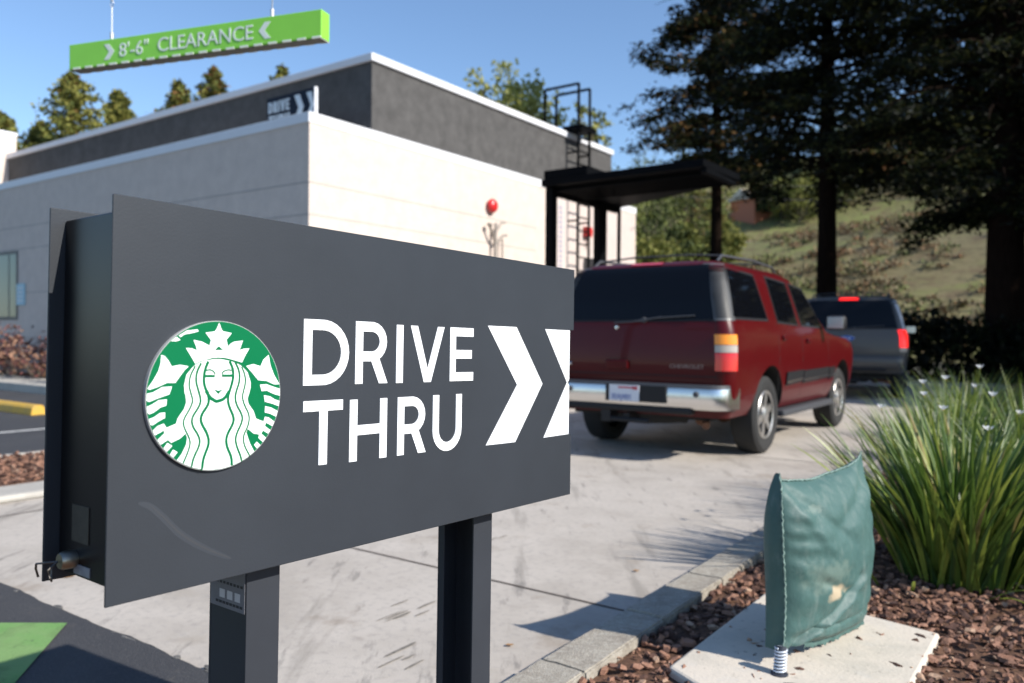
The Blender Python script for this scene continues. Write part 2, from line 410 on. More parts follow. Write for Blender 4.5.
def suv(name, label, cat, loc, rz, paint, P):
    t = thing(name, label, cat, loc, rz)
    sh = Shell(P['slices'])
    body = sh.body().build('body', [paint, UNDER], t, smooth=35)
    cut_arches(body, (0, P['wb']), .475, .3, .60)
    # windows: frame + glass
    for side in (-1, 1):
        for q in P['windows']:
            x0, z0 = q[0]; 
            f = [(q[0][0] - .03, q[0][1] - .025), (q[1][0] + .03, q[1][1] - .025), (q[2][0] + .03, q[2][1] + .022), (q[3][0] - .03, q[3][1] + .022)]
            w = sh.side_patch(f, side, .003).build('window', DARKPL, t, smooth=60)
            sh.side_patch(q, side, .006).build('pane', CARGLASS, w, smooth=60)
        for x in P['seams']:
            sh.side_patch([(x - .004, .5), (x + .004, .5), (x + .004, 1.29), (x - .004, 1.29)], side, .0015, 6).build('door_gap', UNDER, t)
        for x, z in P['handles']:
            mb = MB(); p = sh.sidept(x, z, side, .012); mb.box(p, (.14, .03, .045))
            mb.build('door_handle', paint, t, smooth=40, bevel=.01)
        if P.get('mould'):
            for a, b in P['mould']:
                m = sh.side_patch([(a, .655), (b, .675), (b, .80), (a, .79)], side, .012, 4)
                o = m.build('side_moulding', DARKPL, t); sl = o.modifiers.new('s', 'SOLIDIFY'); sl.thickness = .012; sl.offset = 0
                m2 = sh.side_patch([(a + .01, .672), (b - .01, .69), (b - .01, .715), (a + .01, .697)], side, .022, 4)
                m2.build('chrome_strip', CHROME, o)
        rbm = MB(); rbm.bx(.42, P['wb'] - .5, min(side * .80, side * 1.0), max(side * .80, side * 1.0), .33, .40)
        rbm.build('running_board', GREYPL, t, bevel=.02)
        # mirror
        mm = MB(); x = P['mirror']; my = P.get('mirror_y', 1.13); mm.box((x, side * my, 1.33), (.12, .22, .17)); o = mm.build('wing_mirror', DARKPL, t, smooth=60, bevel=.04)
        mg = MB(); mg.box((x - .063, side * my, 1.33), (.006, .18, .135)); mg.build('mirror_glass', CHROME, o, bevel=.002)
        # tail lamps
        for (z0, z1, q0, q1, m) in P['lamps']:
            sh.corner_patch(z0, z1, q0, q1, side, .014, inner=-.01).build('tail_lamp', m, t, smooth=50)
        if P.get('pillar'):
            pm = sh.corner_patch(1.30, 1.84, P['pillar'][0], P['pillar'][1], side, .005, mz=6, inner=-.01)
            pl = pm.build('rear_pillar_trim', P.get('pillar_mat') or mat('pillar_grey', (.085, .088, .092), .45), t, smooth=60)
            if P.get('louvres'):
                lm = MB(); k = 0
                z = 1.33
                while z < 1.81:
                    a = sh.corner_patch(z, z + .012, P['pillar'][0] + .02, P['pillar'][1] - .06, side, .012, n=6, mz=1, inner=0)
                    lm.add(a.v, a.f); z += .026
                lm.build('louvre', DARKPL, pl)
        # roof rail
        rr = MB(); zr = P['roof']
        pts = [(-.62, side * .66, zr - .03), (-.5, side * .66, zr + .035), (.4, side * .66, zr + .055), (1.1, side * .64, zr + .035), (1.25, side * .63, zr - .03)]
        rr.tube(pts, .014, 8); rr.build('roof_rail', GREYPL, t, smooth=60)
    cb = MB()
    for x in (-.42, .7): cb.tube([(x, -.66, P['roof'] + .04), (x, -.3, P['roof'] + .065), (x, .3, P['roof'] + .065), (x, .66, P['roof'] + .04)], .010, 6)
    cb.build('roof_crossbar', GREYPL, t, smooth=60)
    # rear glass
    g = P['rglass']
    fr = [(-g[0] - .03, g[2] - .025), (g[0] + .03, g[2] - .025), (g[1] + .03, g[3] + .02), (-g[1] - .03, g[3] + .02)]
    w = sh.tail_patch(fr, .004, 20, 14).build('rear_window', DARKPL, t, smooth=60)
    sh.tail_patch([(-g[0], g[2]), (g[0], g[2]), (g[1], g[3]), (-g[1], g[3])], .008, 20, 14).build('pane', CARGLASS, w, smooth=60)
    # windscreen
    ws = MB(); z0, z1 = 1.24, P['roof'] - .13
    def fp(z, y): xr, xf, ww, _, rf = sh.at(z); return (xf + .012 - abs(y / ww) ** 3 * min(rf, .3) * .6, y, z)
    vs = [fp(z0 + (z1 - z0) * j / 6, (-1 + 2 * i / 8) * (sh.at(z0 + (z1 - z0) * j / 6)[2] - .16)) for j in range(7) for i in range(9)]
    ws.add(vs, [(j * 9 + i, j * 9 + i + 1, j * 9 + i + 10, j * 9 + i + 9) for j in range(6) for i in range(8)])
    ws.build('windscreen', CARGLASS, t, smooth=60)
    # wiper
    wp = MB(); p = sh.tailpt(-.02, g[2] - .02, .03)
    wp.tube([p, sh.tailpt(-.25, g[2] + .01, .03), sh.tailpt(-.62, g[2] + .03, .022)], .008, 6)
    wp.tube([sh.tailpt(.18, g[2] - .035, .03), sh.tailpt(-.1, g[2] - .02, .03), sh.tailpt(-.30, g[2] + .02, .03)], .007, 6)
    wp.lathe([(0, .028), (.03, .024), (.032, 0)], sh.tailpt(-.12, g[2] - .01, .0), 12, 0, 'X', -1)
    wp.build('rear_wiper', P.get('wiper_mat', GREYPL), t, smooth=50)
    # bumper
    bx = P['bumper_x']; bm = MB(); z0, z1 = P['bumper_z']
    def bump_pts(z, out):
        r = .16; L = []
        for k in range(7): a = k / 6 * pi / 2; L.append((bx - out + r - r * cos(a), -(.96 - r + r * sin(a)), z))
        L.append((bx + .32, -.985, z))
        L = L[::-1]
        return L + [(x, -y, z) for x, y, z in L[::-1]]
    prof = [(z0, -.02), (z0 + .015, .0), ((z0 + z1) / 2, .012), (z1 - .03, .0), (z1, -.015)]
    rings = [bump_pts(z, o) for z, o in prof]; n = len(rings[0])
    bm.add([p for r in rings for p in r], [(i * n + k, i * n + k + 1, (i + 1) * n + k + 1, (i + 1) * n + k) for i in range(len(rings) - 1) for k in range(n - 1)])
    bo = bm.build('bumper', P['bumper_mat'], t, smooth=50)
    st = MB()
    top = bump_pts(z1 + .002, -.012); inn = [(x + .10 if abs(y) < .9 else x + .02, y * .93, z) for x, y, z in top]
    st.add(top + inn, [(k, k + 1, n + k + 1, n + k) for k in range(n - 1)])
    top2 = bump_pts(z1 - .03, .004); st.add(top + top2, [(k, k + 1, n + k + 1, n + k) for k in range(n - 1)])
    st.build('step_pad', GREYPL, bo, smooth=40)
    v = MB(); v.bx(bx - .012, bx + .1, -.66, .66, z0 - .05, z0 + .012); v.build('valance', DARKPL, t, bevel=.02)
    # plate
    yP, zP = P.get('plate', (0, .625)); pm = MB(); pm.bx(bx - .034, bx - .024, yP - .155, yP + .155, zP - .075, zP + .075); po = pm.build('number_plate', PLATE, t, bevel=.003)
    pt = MB(); pt.bx(bx - .036, bx - .034, yP - .11, yP + .06, zP + .045, zP + .06); pt.bx(bx - .036, bx - .034, yP - .14, yP - .09, zP + .035, zP + .065)
    pt.build('registration_band', PLATER, po)
    pc = MB()
    for i, s_ in enumerate(P.get('plate_marks', [])):
        yc = yP + .125 - i * .040
        for a, b in s_: pc.bx(bx - .0365, bx - .034, yc + a[0] - .013, yc + b[0] + .0, zP - .055 + a[1], zP - .055 + b[1])
    if pc.v: pc.build('plate_characters', PLATEB, po)
    # hitch, axle, exhaust
    hm = MB(); hm.bx(bx + .02, bx + .25, -.035, .035, .36, .43); hm.bx(bx + .0, bx + .16, .16, .26, .34, .47); hm.tube([(bx + .0, -.25, .37), (bx + .03, .25, .37)], .025); hm.build('tow_hitch', DARKPL, t, bevel=.005)
    am = MB(); am.tube([(0, -.75, .36), (0, .75, .36)], .045, 10); am.lathe([(-.13, .03), (-.1, .12), (.1, .12), (.13, .03)], (0, 0, .36), 16, 0, 'Y'); am.tube([(P['wb'], -.7, .33), (P['wb'], .7, .33)], .04)
    am.bx(-.9, P['wb'] + .6, -.72, .72, .38, .47); am.lathe([(-.12, .0), (-.12, .33), (-.06, .36), (.06, .36), (.12, .33), (.12, 0)], (-.62, 0, .44), 24, 0, 'Z')
    am.build('underbody', UNDER, t, smooth=40)
    ex = MB(); ex.tube([(.9, -.42, .34), (.2, -.45, .36), (-.35, -.5, .36), (-.75, -.62, .36), (-.95, -.70, .34)], .035, 10); ex.tube([(.5, -.4, .35), (-.15 - .5 + .9, -.42, .35)], .1, 12)
    ex.tube([(-.55, -.50, .39), (-.8, -.60, .39)], .07, 12)
    ex.build('exhaust', RUST, t, smooth=50)
    # headlamps
    for side in (-1, 1):
        xr, xf, w, rr, rf = sh.at(.95); hm = MB(); hm.box((xf - .12, side * (w - .27), .93), (.26, .26, .16), Matrix.Rotation(side * -.35, 3, 'Z'))
        hm.build('headlight', CLEARL, t, bevel=.02)
    for x in (0, P['wb']):
        for side in (-1, 1): make_wheel(t, x, side)
    return t, sh
LOGO_WHITE = [[(-0.0427, 0.0662), (-0.0342, 0.0657), (-0.026, 0.0629), (-0.0283, 0.0696), (-0.0319, 0.0772), (-0.0188, 0.0749), (-0.0077, 0.0696), (-0.0056, 0.0772), (-0.0141, 0.0875), (-0.0001, 0.0895), (0.0026, 0.0928), (0.0066, 0.1019), (0.0098, 0.0939), (0.0123, 0.0902), (0.0266, 0.0878), (0.0184, 0.0785), (0.0209, 0.0687), (0.0251, 0.0729), (0.0306, 0.0758), (0.0448, 0.0777), (0.0421, 0.0706), (0.0394, 0.0639), (0.046, 0.066), (0.0557, 0.0666), (0.0491, 0.0564), (0.0439, 0.0463), (0.0265, 0.0509), (0.0171, 0.0528), (0.007, 0.0535), (-0.0029, 0.0528), (-0.013, 0.0505), (-0.02, 0.0486), (-0.0286, 0.0449), (-0.0357, 0.056)], [(-0.0336, 0.0386), (-0.0286, 0.0434), (-0.02, 0.0473), (-0.013, 0.0497), (-0.0064, 0.05), (0.0008, 0.0512), (0.008, 0.0512), (0.0153, 0.0502), (0.0265, 0.048), (0.0369, 0.0447), (0.0446, 0.0405), (0.0535, 0.032), (0.0586, 0.0184), (0.0588, 0.0099), (0.057, 0.0032), (0.054, -0.0058), (0.0558, -0.0131), (0.0647, -0.0243), (0.0687, -0.0349), (0.0755, -0.038), (0.082, -0.0401), (0.084, -0.0334), (0.0905, -0.0347), (0.1015, -0.0418), (0.0973, -0.048), (0.0859, -0.0421), (0.0843, -0.0471), (0.0948, -0.0543), (0.0899, -0.0585), (0.0812, -0.0533), (0.0781, -0.0576), (0.0868, -0.0647), (0.0816, -0.0706), (0.0735, -0.0636), (0.0749, -0.0587), (0.0654, -0.0567), (0.0555, -0.0492), (0.0529, -0.054), (0.0595, -0.0706), (0.067, -0.083), (0.0558, -0.09), (0.0436, -0.0955), (0.0287, -0.1), (0.0141, -0.1033), (-0.0032, -0.1031), (-0.015, -0.1009), (-0.0298, -0.0968), (-0.0426, -0.0912), (-0.053, -0.0844), (-0.0464, -0.0767), (-0.0396, -0.064), (-0.0383, -0.0549), (-0.0408, -0.0489), (-0.0487, -0.055), (-0.0609, -0.0597), (-0.0653, -0.0553), (-0.0755, -0.061), (-0.0807, -0.0549), (-0.0706, -0.0467), (-0.0716, -0.0426), (-0.0792, -0.0461), (-0.085, -0.0489), (-0.0888, -0.043), (-0.0802, -0.0363), (-0.0718, -0.0336), (-0.0679, -0.0395), (-0.0544, -0.0347), (-0.0527, -0.0282), (-0.0432, -0.0154), (-0.0407, -0.0072), (-0.0418, 0.0029), (-0.0431, 0.0049), (-0.0442, 0.0159), (-0.0411, 0.03)], [(-0.0771, 0.0566), (-0.0722, 0.0551), (-0.0673, 0.0497), (-0.0622, 0.0415), (-0.0506, 0.0435), (-0.038, 0.0415), (-0.0438, 0.0364), (-0.0487, 0.0301), (-0.0568, 0.0194), (-0.0683, 0.0199), (-0.081, 0.0146), (-0.092, 0.0114), (-0.0964, 0.013), (-0.0875, 0.0231), (-0.0807, 0.0352), (-0.0777, 0.0459)], [(0.051, 0.0413), (0.063, 0.0441), (0.075, 0.0408), (0.0798, 0.0506), (0.0887, 0.0575), (0.0921, 0.0419), (0.0986, 0.028), (0.1097, 0.0138), (0.0989, 0.0137), (0.0855, 0.0192), (0.0714, 0.0205), (0.0623, 0.0302)], [(-0.0978, 0.0064), (-0.0872, 0.0079), (-0.0746, 0.0144), (-0.0613, 0.0148), (-0.0648, 0.0045), (-0.0725, 0.0023), (-0.0826, -0.0008), (-0.0918, -0.0042), (-0.0979, -0.0031), (-0.0987, 0.0049)], [(-0.0977, -0.0108), (-0.0892, -0.0083), (-0.0792, -0.0026), (-0.0681, -0.0019), (-0.0688, -0.0101), (-0.0765, -0.0121), (-0.0856, -0.0182), (-0.0914, -0.0203), (-0.0964, -0.0192)], [(-0.0946, -0.0273), (-0.0855, -0.0246), (-0.0772, -0.0194), (-0.0703, -0.019), (-0.0702, -0.0263), (-0.0786, -0.0299), (-0.087, -0.035), (-0.0916, -0.0347)], [(-0.0724, -0.0669), (-0.0661, -0.0593), (-0.0594, -0.064), (-0.0675, -0.0715)], [(-0.0631, -0.076), (-0.058, -0.069), (-0.0518, -0.0729), (-0.0578, -0.0798)], [(0.0745, 0.0138), (0.0856, 0.0144), (0.0979, 0.0102), (0.11, 0.0071), (0.1106, -0.0034), (0.0984, -0.0005), (0.0864, 0.0048), (0.0777, 0.0043)], [(0.0816, -0.0018), (0.092, -0.0036), (0.1008, -0.0086), (0.1097, -0.0113), (0.1081, -0.019), (0.0966, -0.0148), (0.0835, -0.0115)], [(0.0841, -0.0179), (0.0945, -0.0203), (0.1071, -0.0264), (0.104, -0.0346), (0.0925, -0.0293), (0.0838, -0.0271)], [(0.0709, -0.0689), (0.0774, -0.0748), (0.0711, -0.0788), (0.0664, -0.073)], [(-0.0531, 0.0825), (-0.0415, 0.0896), (-0.0261, 0.0916), (-0.0243, 0.0888), (-0.0346, 0.0861), (-0.0448, 0.0843), (-0.0506, 0.0802)], [(-0.0642, 0.075), (-0.0564, 0.0809), (-0.0505, 0.0768), (-0.0563, 0.0747)]]
LOGO_GREEN = [[(0.0005, 0.0638), (0.0062, 0.0693), (0.0132, 0.064)], [(0.002, 0.0083), (0.0067, 0.0071), (0.0116, 0.008), (0.0068, 0.0052)]]
LOGO_LINES = [([(-0.0091, 0.0481), (-0.0145, 0.0361), (-0.0159, 0.02), (-0.0121, 0.0087), (-0.0088, 0.0052), (-0.007, -0.0069), (-0.0094, -0.0136), (-0.0185, -0.0251), (-0.0192, -0.0352), (-0.0086, -0.0513), (-0.0053, -0.0652), (-0.0144, -0.0849), (-0.0156, -0.1)], 0.0041), ([(-0.0199, 0.0457), (-0.0266, 0.033), (-0.0272, 0.0203), (-0.0235, 0.009), (-0.0189, -0.0055), (-0.0224, -0.0147), (-0.0322, -0.0277), (-0.0319, -0.0386), (-0.0206, -0.0546), (-0.0195, -0.0657), (-0.0292, -0.0834), (-0.0313, -0.0958)], 0.0031), ([(-0.0285, 0.0418), (-0.036, 0.0284), (-0.0374, 0.0158), (-0.0347, 0.0062), (-0.0308, -0.0051), (-0.0351, -0.0158), (-0.0447, -0.0303), (-0.0436, -0.0404), (-0.0337, -0.0578), (-0.0349, -0.0694), (-0.0435, -0.0886)], 0.0024), ([(0.0237, 0.0484), (0.0295, 0.0373), (0.0302, 0.0232), (0.0246, 0.0059), (0.0221, -0.0011), (0.0229, -0.0134), (0.0322, -0.0305), (0.0314, -0.0401), (0.0205, -0.0569), (0.0212, -0.0709), (0.0298, -0.0874), (0.0301, -0.0989)], 0.0041), ([(0.0327, 0.0469), (0.04, 0.0338), (0.0403, 0.0188), (0.0358, 0.0072), (0.0336, -0.0015), (0.0354, -0.013), (0.0463, -0.0295), (0.0455, -0.0393), (0.0352, -0.058), (0.0365, -0.0705), (0.0451, -0.0889), (0.0456, -0.0947)], 0.0031), ([(0.0433, 0.0405), (0.0497, 0.027), (0.05, 0.0152), (0.0464, 0.0036), (0.0453, -0.0037), (0.0484, -0.0136), (0.0582, -0.0302), (0.0558, -0.0453), (0.0479, -0.0581), (0.0492, -0.0715), (0.0594, -0.0885)], 0.0024), ([(-0.0121, 0.0078), (-0.0058, -0.0021), (0.0025, -0.0069), (0.0053, -0.0077), (0.0169, -0.0047), (0.0239, 0.0062)], 0.0048), ([(-0.0148, 0.0345), (-0.0074, 0.037), (-0.0011, 0.0346), (0.0016, 0.0302)], 0.002), ([(0.0121, 0.0301), (0.0138, 0.0338), (0.0212, 0.0364), (0.0268, 0.0353)], 0.002), ([(-0.0147, 0.028), (0.0009, 0.0276)], 0.0037), ([(0.0121, 0.0281), (0.0288, 0.0278)], 0.0037)]
# ================================================================= SETTING
def sheet(name, poly, z, m, kind='structure', jag=0, thick=0, seed=0):
    mb = MB(); P = [Vector(p) for p in poly]
    if thick: mb.prism([(p.x, p.y) for p in P], lambda a, b, h: (a, b, h), z, z + thick)
    else: mb.add([(p.x, p.y, z) for p in P], [tuple(range(len(P)))])
    o = mb.build(name, m)
    if not thick:
        for p in o.data.polygons:
            if p.normal.z < 0: p.flip()
    return tag(o, kind=kind)
M_far = ground_mat('ground_dry', (.075, .075, .06), [(.05, .4, .6, (.11, .10, .06), .8, None), (3, .5, .7, (.05, .05, .045), .6, None)])
g = MB(); g.add([(-1500, -1500, -.03), (1500, -1500, -.03), (1500, 1500, -.03), (-1500, 1500, -.03)], [(0, 1, 2, 3)])
tag(g.build('ground', M_far), kind='structure')
# parking lot asphalt, west of the lane
sheet('parking_lot', [nd(-60, -8), nd(-7.75, -8), nd(-7.75, 8.5), nd(-60, 8.5)], -.012, M_asph)
sheet('drive_lane', [nd(-7.75, 1.2), nd(-1.46, 1.2), nd(-1.46, 24.5), nd(-10.1, 24.5), nd(-10.1, 8.6), nd(-7.75, 8.6)], 0, M_conc)
# near asphalt overlay with a broken lip on the concrete
rr_ = random.Random(3)
edge = []
n = -12.0
while n < 1.2:
    edge.append(nd(n, 1.6 + rr_.uniform(-.004, .004) + .022 * noise.noise(Vector((n * 3, 0, 0))))); n += .05
sheet('asphalt_apron', [nd(1.2, -6), nd(-12, -6)] + edge, .001, M_asph, thick=.011)
cr = MB()
n = -5.0
while n < -1.4:
    k = rr_.random()
    if k < .3:
        w_ = rr_.uniform(.012, .035); l_ = rr_.uniform(.02, .08); d0 = 1.60 + rr_.uniform(-.015, .022); pts = []
        for a in range(9):
            t_ = a / 9 * 2 * pi; q = nd(n + cos(t_) * l_ / 2 * rr_.uniform(.8, 1.1), d0 + sin(t_) * w_ / 2 * rr_.uniform(.7, 1.2)); pts.append((q.x, q.y))
        cr.prism(pts, lambda a, b, h: (a, b, h), .003, .0125 + rr_.random() * .004)
    n += rr_.uniform(.02, .07)
tag(cr.build('asphalt_crumbs', mat('crumbled_asphalt', (.12, .115, .11), .9, var=.5, vs=14, bump=1, bs=120), bevel=.003), 'broken asphalt lip crumbling onto the concrete lane', 'rubble', kind='stuff')
sheet('green_arrow_marking', [(-1.735, 3.11), (-1.60, 2.55), (-1.46, 1.95), (-3.3, 1.85), (-3.3, 3.09), (-2.4, 3.10)], .0165, M_gpaint)
# joints cut in the concrete
jm = MB()
for d in (3.0, 7.6, 12.2, 16.8, 21.4): 
    w0 = -6.2 if d < 8.6 else -9.8; a = [nd(w0, d - .007), nd(-1.47, d - .007), nd(-1.47, d + .007), nd(w0, d + .007)]
    jm.add([(p.x, p.y, .003) for p in a], [(0, 1, 2, 3)])
for nn in (-5.45,):
    a = [nd(nn - .006, 1.65), nd(nn + .006, 1.65), nd(nn + .006, 24), nd(nn - .006, 24)]
    jm.add([(p.x, p.y, .0034) for p in a], [(0, 1, 2, 3)])
tag(jm.build('pavement_joints', M_joint), kind='structure')
# left traffic island with bark, its gutter kerb
im = MB(); im.bx(-6.25, -5.85, 1.9, 8.0, 0.001, .05); o = im.build('island_kerb', M_conc2, bevel=.02); o.matrix_world = RND; tag(o, kind='structure')
im = MB(); im.bx(-7.70, -6.25, 1.9, 8.0, 0.001, .05); o = im.build('island_bed', M_soil); o.matrix_world = RND; tag(o, kind='structure')
im = MB(); im.bx(-7.76, -7.70, 1.9, 8.0, 0.001, .06); o = im.build('island_kerb', M_conc2, bevel=.01); o.matrix_world = RND; tag(o, kind='structure')
for k, nn in enumerate((-10.04, -12.8, -15.5, -18.2)):
    sheet('parking_line', [nd(nn - .05, .3), nd(nn + .05, .3), nd(nn + .05, 5.0), nd(nn - .05, 5.0)], -.008, M_line)
im = MB(); im.bx(-40, -9.0, 6.95, 8.15, -.02, .15); o = im.build('sidewalk', M_conc2, bevel=.015); o.matrix_world = RND; tag(o, kind='structure')
im = MB(); im.bx(-40, -10.1, 8.15, 8.57, -.02, .2); o = im.build('planting_bed', M_soil); o.matrix_world = RND; tag(o, kind='structure')
# yellow wheel stops
def wheel_stop(n0, label):
    mb = MB(); prof = [(-.10, 0), (-.085, .10), (-.05, .14), (.05, .14), (.085, .10), (.10, 0)]
    mb.prism(prof, lambda a, b, h: (h, a, b), -1.0, 1.0)
    t = mb.build('wheel_stop', M_yellow, bevel=.012); q = nd(n0, 5.2, -.012); t.location = q; t.rotation_euler = (0, 0, -TH)
    tag(t, label, 'wheel stop', 'yellow wheel stops before the sidewalk')
wheel_stop(-12.75, 'yellow painted concrete wheel stop end seen beside the sign'); 

# planting bed on the right
bed = [nd(-1.32, -3), nd(-1.32, 24), nd(14, 24), nd(14, -3)]
sheet('mulch_bed', bed, .028, M_soil)
# kerb stones
kg = 'kerb stones along the mulch bed'
d = -.2; k = 0
names = ['with rough broken edges at the bottom of the frame', 'in sunlight next to the bark chips', 'half shaded by the green cushion', 'shaded by the green cushion', 'beside the lily shadows', 'just behind the green cushion']
while d < 22:
    L = .61 if d < 4 else 1.2
    mb = MB(); rk = random.Random(k)
    nseg = 8
    def kf(a, b): return a + rk.uniform(-.004, .004)
    mb.bx(-1.46 + rk.uniform(-.004, .004), -1.29, d + .002, d + L - .002, -.01, .07 + rk.uniform(-.004, .003))
    o = mb.build('kerb_stone', M_kerbc)
    me = o.data; bm = bmesh.new(); bm.from_mesh(me)
    bmesh.ops.bevel(bm, geom=bm.edges[:], offset=.006, segments=2, affect='EDGES')
    bmesh.ops.subdivide_edges(bm, edges=[e for e in bm.edges if e.calc_length() > .08], cuts=5, use_grid_fill=True)
    for v in bm.verts: v.co += Vector((noise.noise(v.co * 22), noise.noise(v.co * 22 + Vector((9, 0, 0))), noise.noise(v.co * 18 + Vector((0, 7, 0))))) * .0045
    bm.to_mesh(me); bm.free()
    for p in me.polygons: p.use_smooth = True
    me.set_sharp_from_angle(angle=radians(50))
    o.matrix_world = RND
    i_ = int((d + .2) / .61 + .01)
    lab = {3: 'rough kerb stone lowest in the frame, beside the bark chips', 4: 'sunlit kerb stone with a chipped joint at its near end', 5: 'kerb stone under the cushion shadow, second from the sunlit one', 6: 'kerb stone striped by lily leaf shadows beside the cushion'}.get(i_ if d < 4 else -1, 'low concrete kerb stone further along the lane edge by the lilies')
    tag(o, lab, 'kerb stone', kg)
    d += L; k += 1

# bark chips
M_b1 = mat('bark_brown', (.19, .09, .055), .8, col2=(.28, .15, .10), vs=25, bump=.5, bs=90)
M_b2 = mat('bark_dark', (.07, .032, .022), .85, var=.4, vs=25, bump=.5, bs=90)
M_b3 = mat('bark_pale', (.34, .22, .15), .8, var=.2, vs=25, bump=.5, bs=90)
def chips(name, region, count, seed, smin=.014, smax=.045, z0=.006, label=None, parent=None):
    r = random.Random(seed); mb = MB(); c = 0
    while c < count:
        n = r.uniform(region[0], region[1]); u = r.random()
        d = region[2] + (region[3] - region[2]) * (u ** 1.6 if region[4] else u)
        sc = 1
        p = nd(n, d)
        a = (smin + (smax - smin) * r.random() ** 1.5); b = a * r.uniform(.3, .65); h = a * r.uniform(.15, .35)
        rot = Matrix.Rotation(r.uniform(0, 6.28), 3, 'Z') @ Matrix.Rotation(r.gauss(0, .4), 3, 'X') @ Matrix.Rotation(r.gauss(0, .3), 3, 'Y')
        lay = r.random() * .018
        mx = r.choices([0, 1, 2], [6, 3, 1])[0]
        vs = []
        for zz in (-1, 1):
            for k_ in range(5):
                t_ = 2 * pi * k_ / 5 + .4; j = 1 if zz < 0 else .8
                vs.append(rot @ Vector((cos(t_) * a / 2 * j * r.uniform(.75, 1.15), sin(t_) * b / 2 * j * r.uniform(.7, 1.2), zz * h / 2 * r.uniform(.6, 1.1))) + Vector((p.x, p.y, z0 + lay + h * .4)))
        mb.add(vs, [(4, 3, 2, 1, 0), (5, 6, 7, 8, 9)] + [(k_, (k_ + 1) % 5, 5 + (k_ + 1) % 5, 5 + k_) for k_ in range(5)], mx)
        c += 1
    o = mb.build(name, [M_b1, M_b2, M_b3], recalc=False)
    return tag(o, label, 'bark mulch', kind='stuff')
chips('bark_chips', (-1.285, .9, 1.6, 4.6, 0), 8000, 5, .014, .065, .030, label='reddish brown bark chips covering the planting bed')
chips('bark_chips', (-1.285, 1.6, 4.6, 9, 1), 3500, 6, .03, .08, .030, label='brown bark chips further back among the lilies')
chips('island_bark_chips', (-7.69, -6.27, 2, 8, 0), 5500, 8, .02, .07, .05, label='brown bark chips on the narrow traffic island')

# short tyre scuffs and oil spots on the lane
M_scf = mat('tyre_scuff', (.17, .155, .135), .9, var=.35, vs=30)
sc_ = MB(); rs_ = random.Random(12)
for (n0, d0, cnt) in ((-2.25, 2.35, 7), (-1.95, 2.05, 5), (-3.1, 2.2, 4), (-2.75, 3.6, 3), (-3.9, 2.6, 4)):
    for q in range(cnt):
        n = n0 + rs_.uniform(-.12, .12); d = d0 + rs_.uniform(-.1, .1) + q * .03; l = rs_.uniform(.03, .11); w = rs_.uniform(.004, .010); pts = []
        for a in range(8):
            t_ = a / 8 * 2 * pi; p = nd(n + cos(t_) * w * rs_.uniform(.6, 1.2), d + sin(t_) * l * rs_.uniform(.7, 1.1)); pts.append((p.x, p.y, .0022 + q * .00012 + cnt * .00003))
        sc_.add(pts, [tuple(range(8))])
tag(sc_.build('tyre_scuffs', M_scf), kind='structure')
# little litter on the concrete
for i, (x, y, s_) in enumerate(((.0, 2.95, .018), (.62, 3.9, .02), (-2.1, 3.75, .05))):
    mb = MB(); r = random.Random(i); vs = [(x + s_ * cos(a) * r.uniform(.6, 1), y + s_ * .6 * sin(a), .006 + .004 * r.random()) for a in (0, 1, 2.2, 3.1, 4.2, 5.3)]
    mb.add(vs, [tuple(range(6))]); o = mb.build('dry_leaf', mat('dry_leaf_tan', (.33, .17, .06), .7))
    tag(o, ['small dry leaf on concrete near the sign post', 'tiny dry leaf on the sunny concrete lane', 'tan leaf lying on concrete at far left'][i], 'leaf', 'fallen leaves')

# ================================================================= DRIVE THRU SIGN
def Rsign():
    return Matrix.Rotation(.9211, 4, 'Z') @ Matrix.Rotation(-.0077, 4, 'X') @ Matrix.Rotation(.02066, 4, 'Y')
Rm = Rsign(); TL = Vector((-.50136, 1.0, 1.33304))
ax, ay, az = [Rm.col[i].to_3d() for i in range(3)]
U0, V0 = .515, 1.31
org = TL + ax * U0 - az * V0
def SL(u, t, v): return Vector((u - U0, t, V0 - v))     # sign coordinates: u along, t depth behind the face, v down
sign = thing('directional_sign', 'dark grey DRIVE THRU sign cabinet on two posts with a round green emblem', 'sign', mat3=Matrix.Translation(org) @ Rm)
W_, H_ = 1.0661, .5187
TH_P = .004
face = [(0, 0), (W_, 0), (W_, .1405), (W_ - .0165, .1405), (W_ - .0165, .3795), (W_ - .005, .3795), (W_ - .005, H_), (0, H_)]
mb = MB(); mb.prism(face, lambda a, b, h: SL(a, h, b), 0, TH_P); mb.build('front_panel', M_panel, sign, bevel=.0012)
mb = MB(); mb.prism([(0, 0), (W_, 0), (W_, H_), (0, H_)], lambda a, b, h: SL(a, h, b), .177, .181); mb.build('back_panel', M_panel, sign, bevel=.0012)
mb = MB(); mb.prism([(.020, .016), (W_ - .03, .016), (W_ - .03, .505), (.020, .505)], lambda a, b, h: SL(a, h, b), TH_P + .0005, .1765); cab = mb.build('cabinet', M_black, sign, bevel=.002)
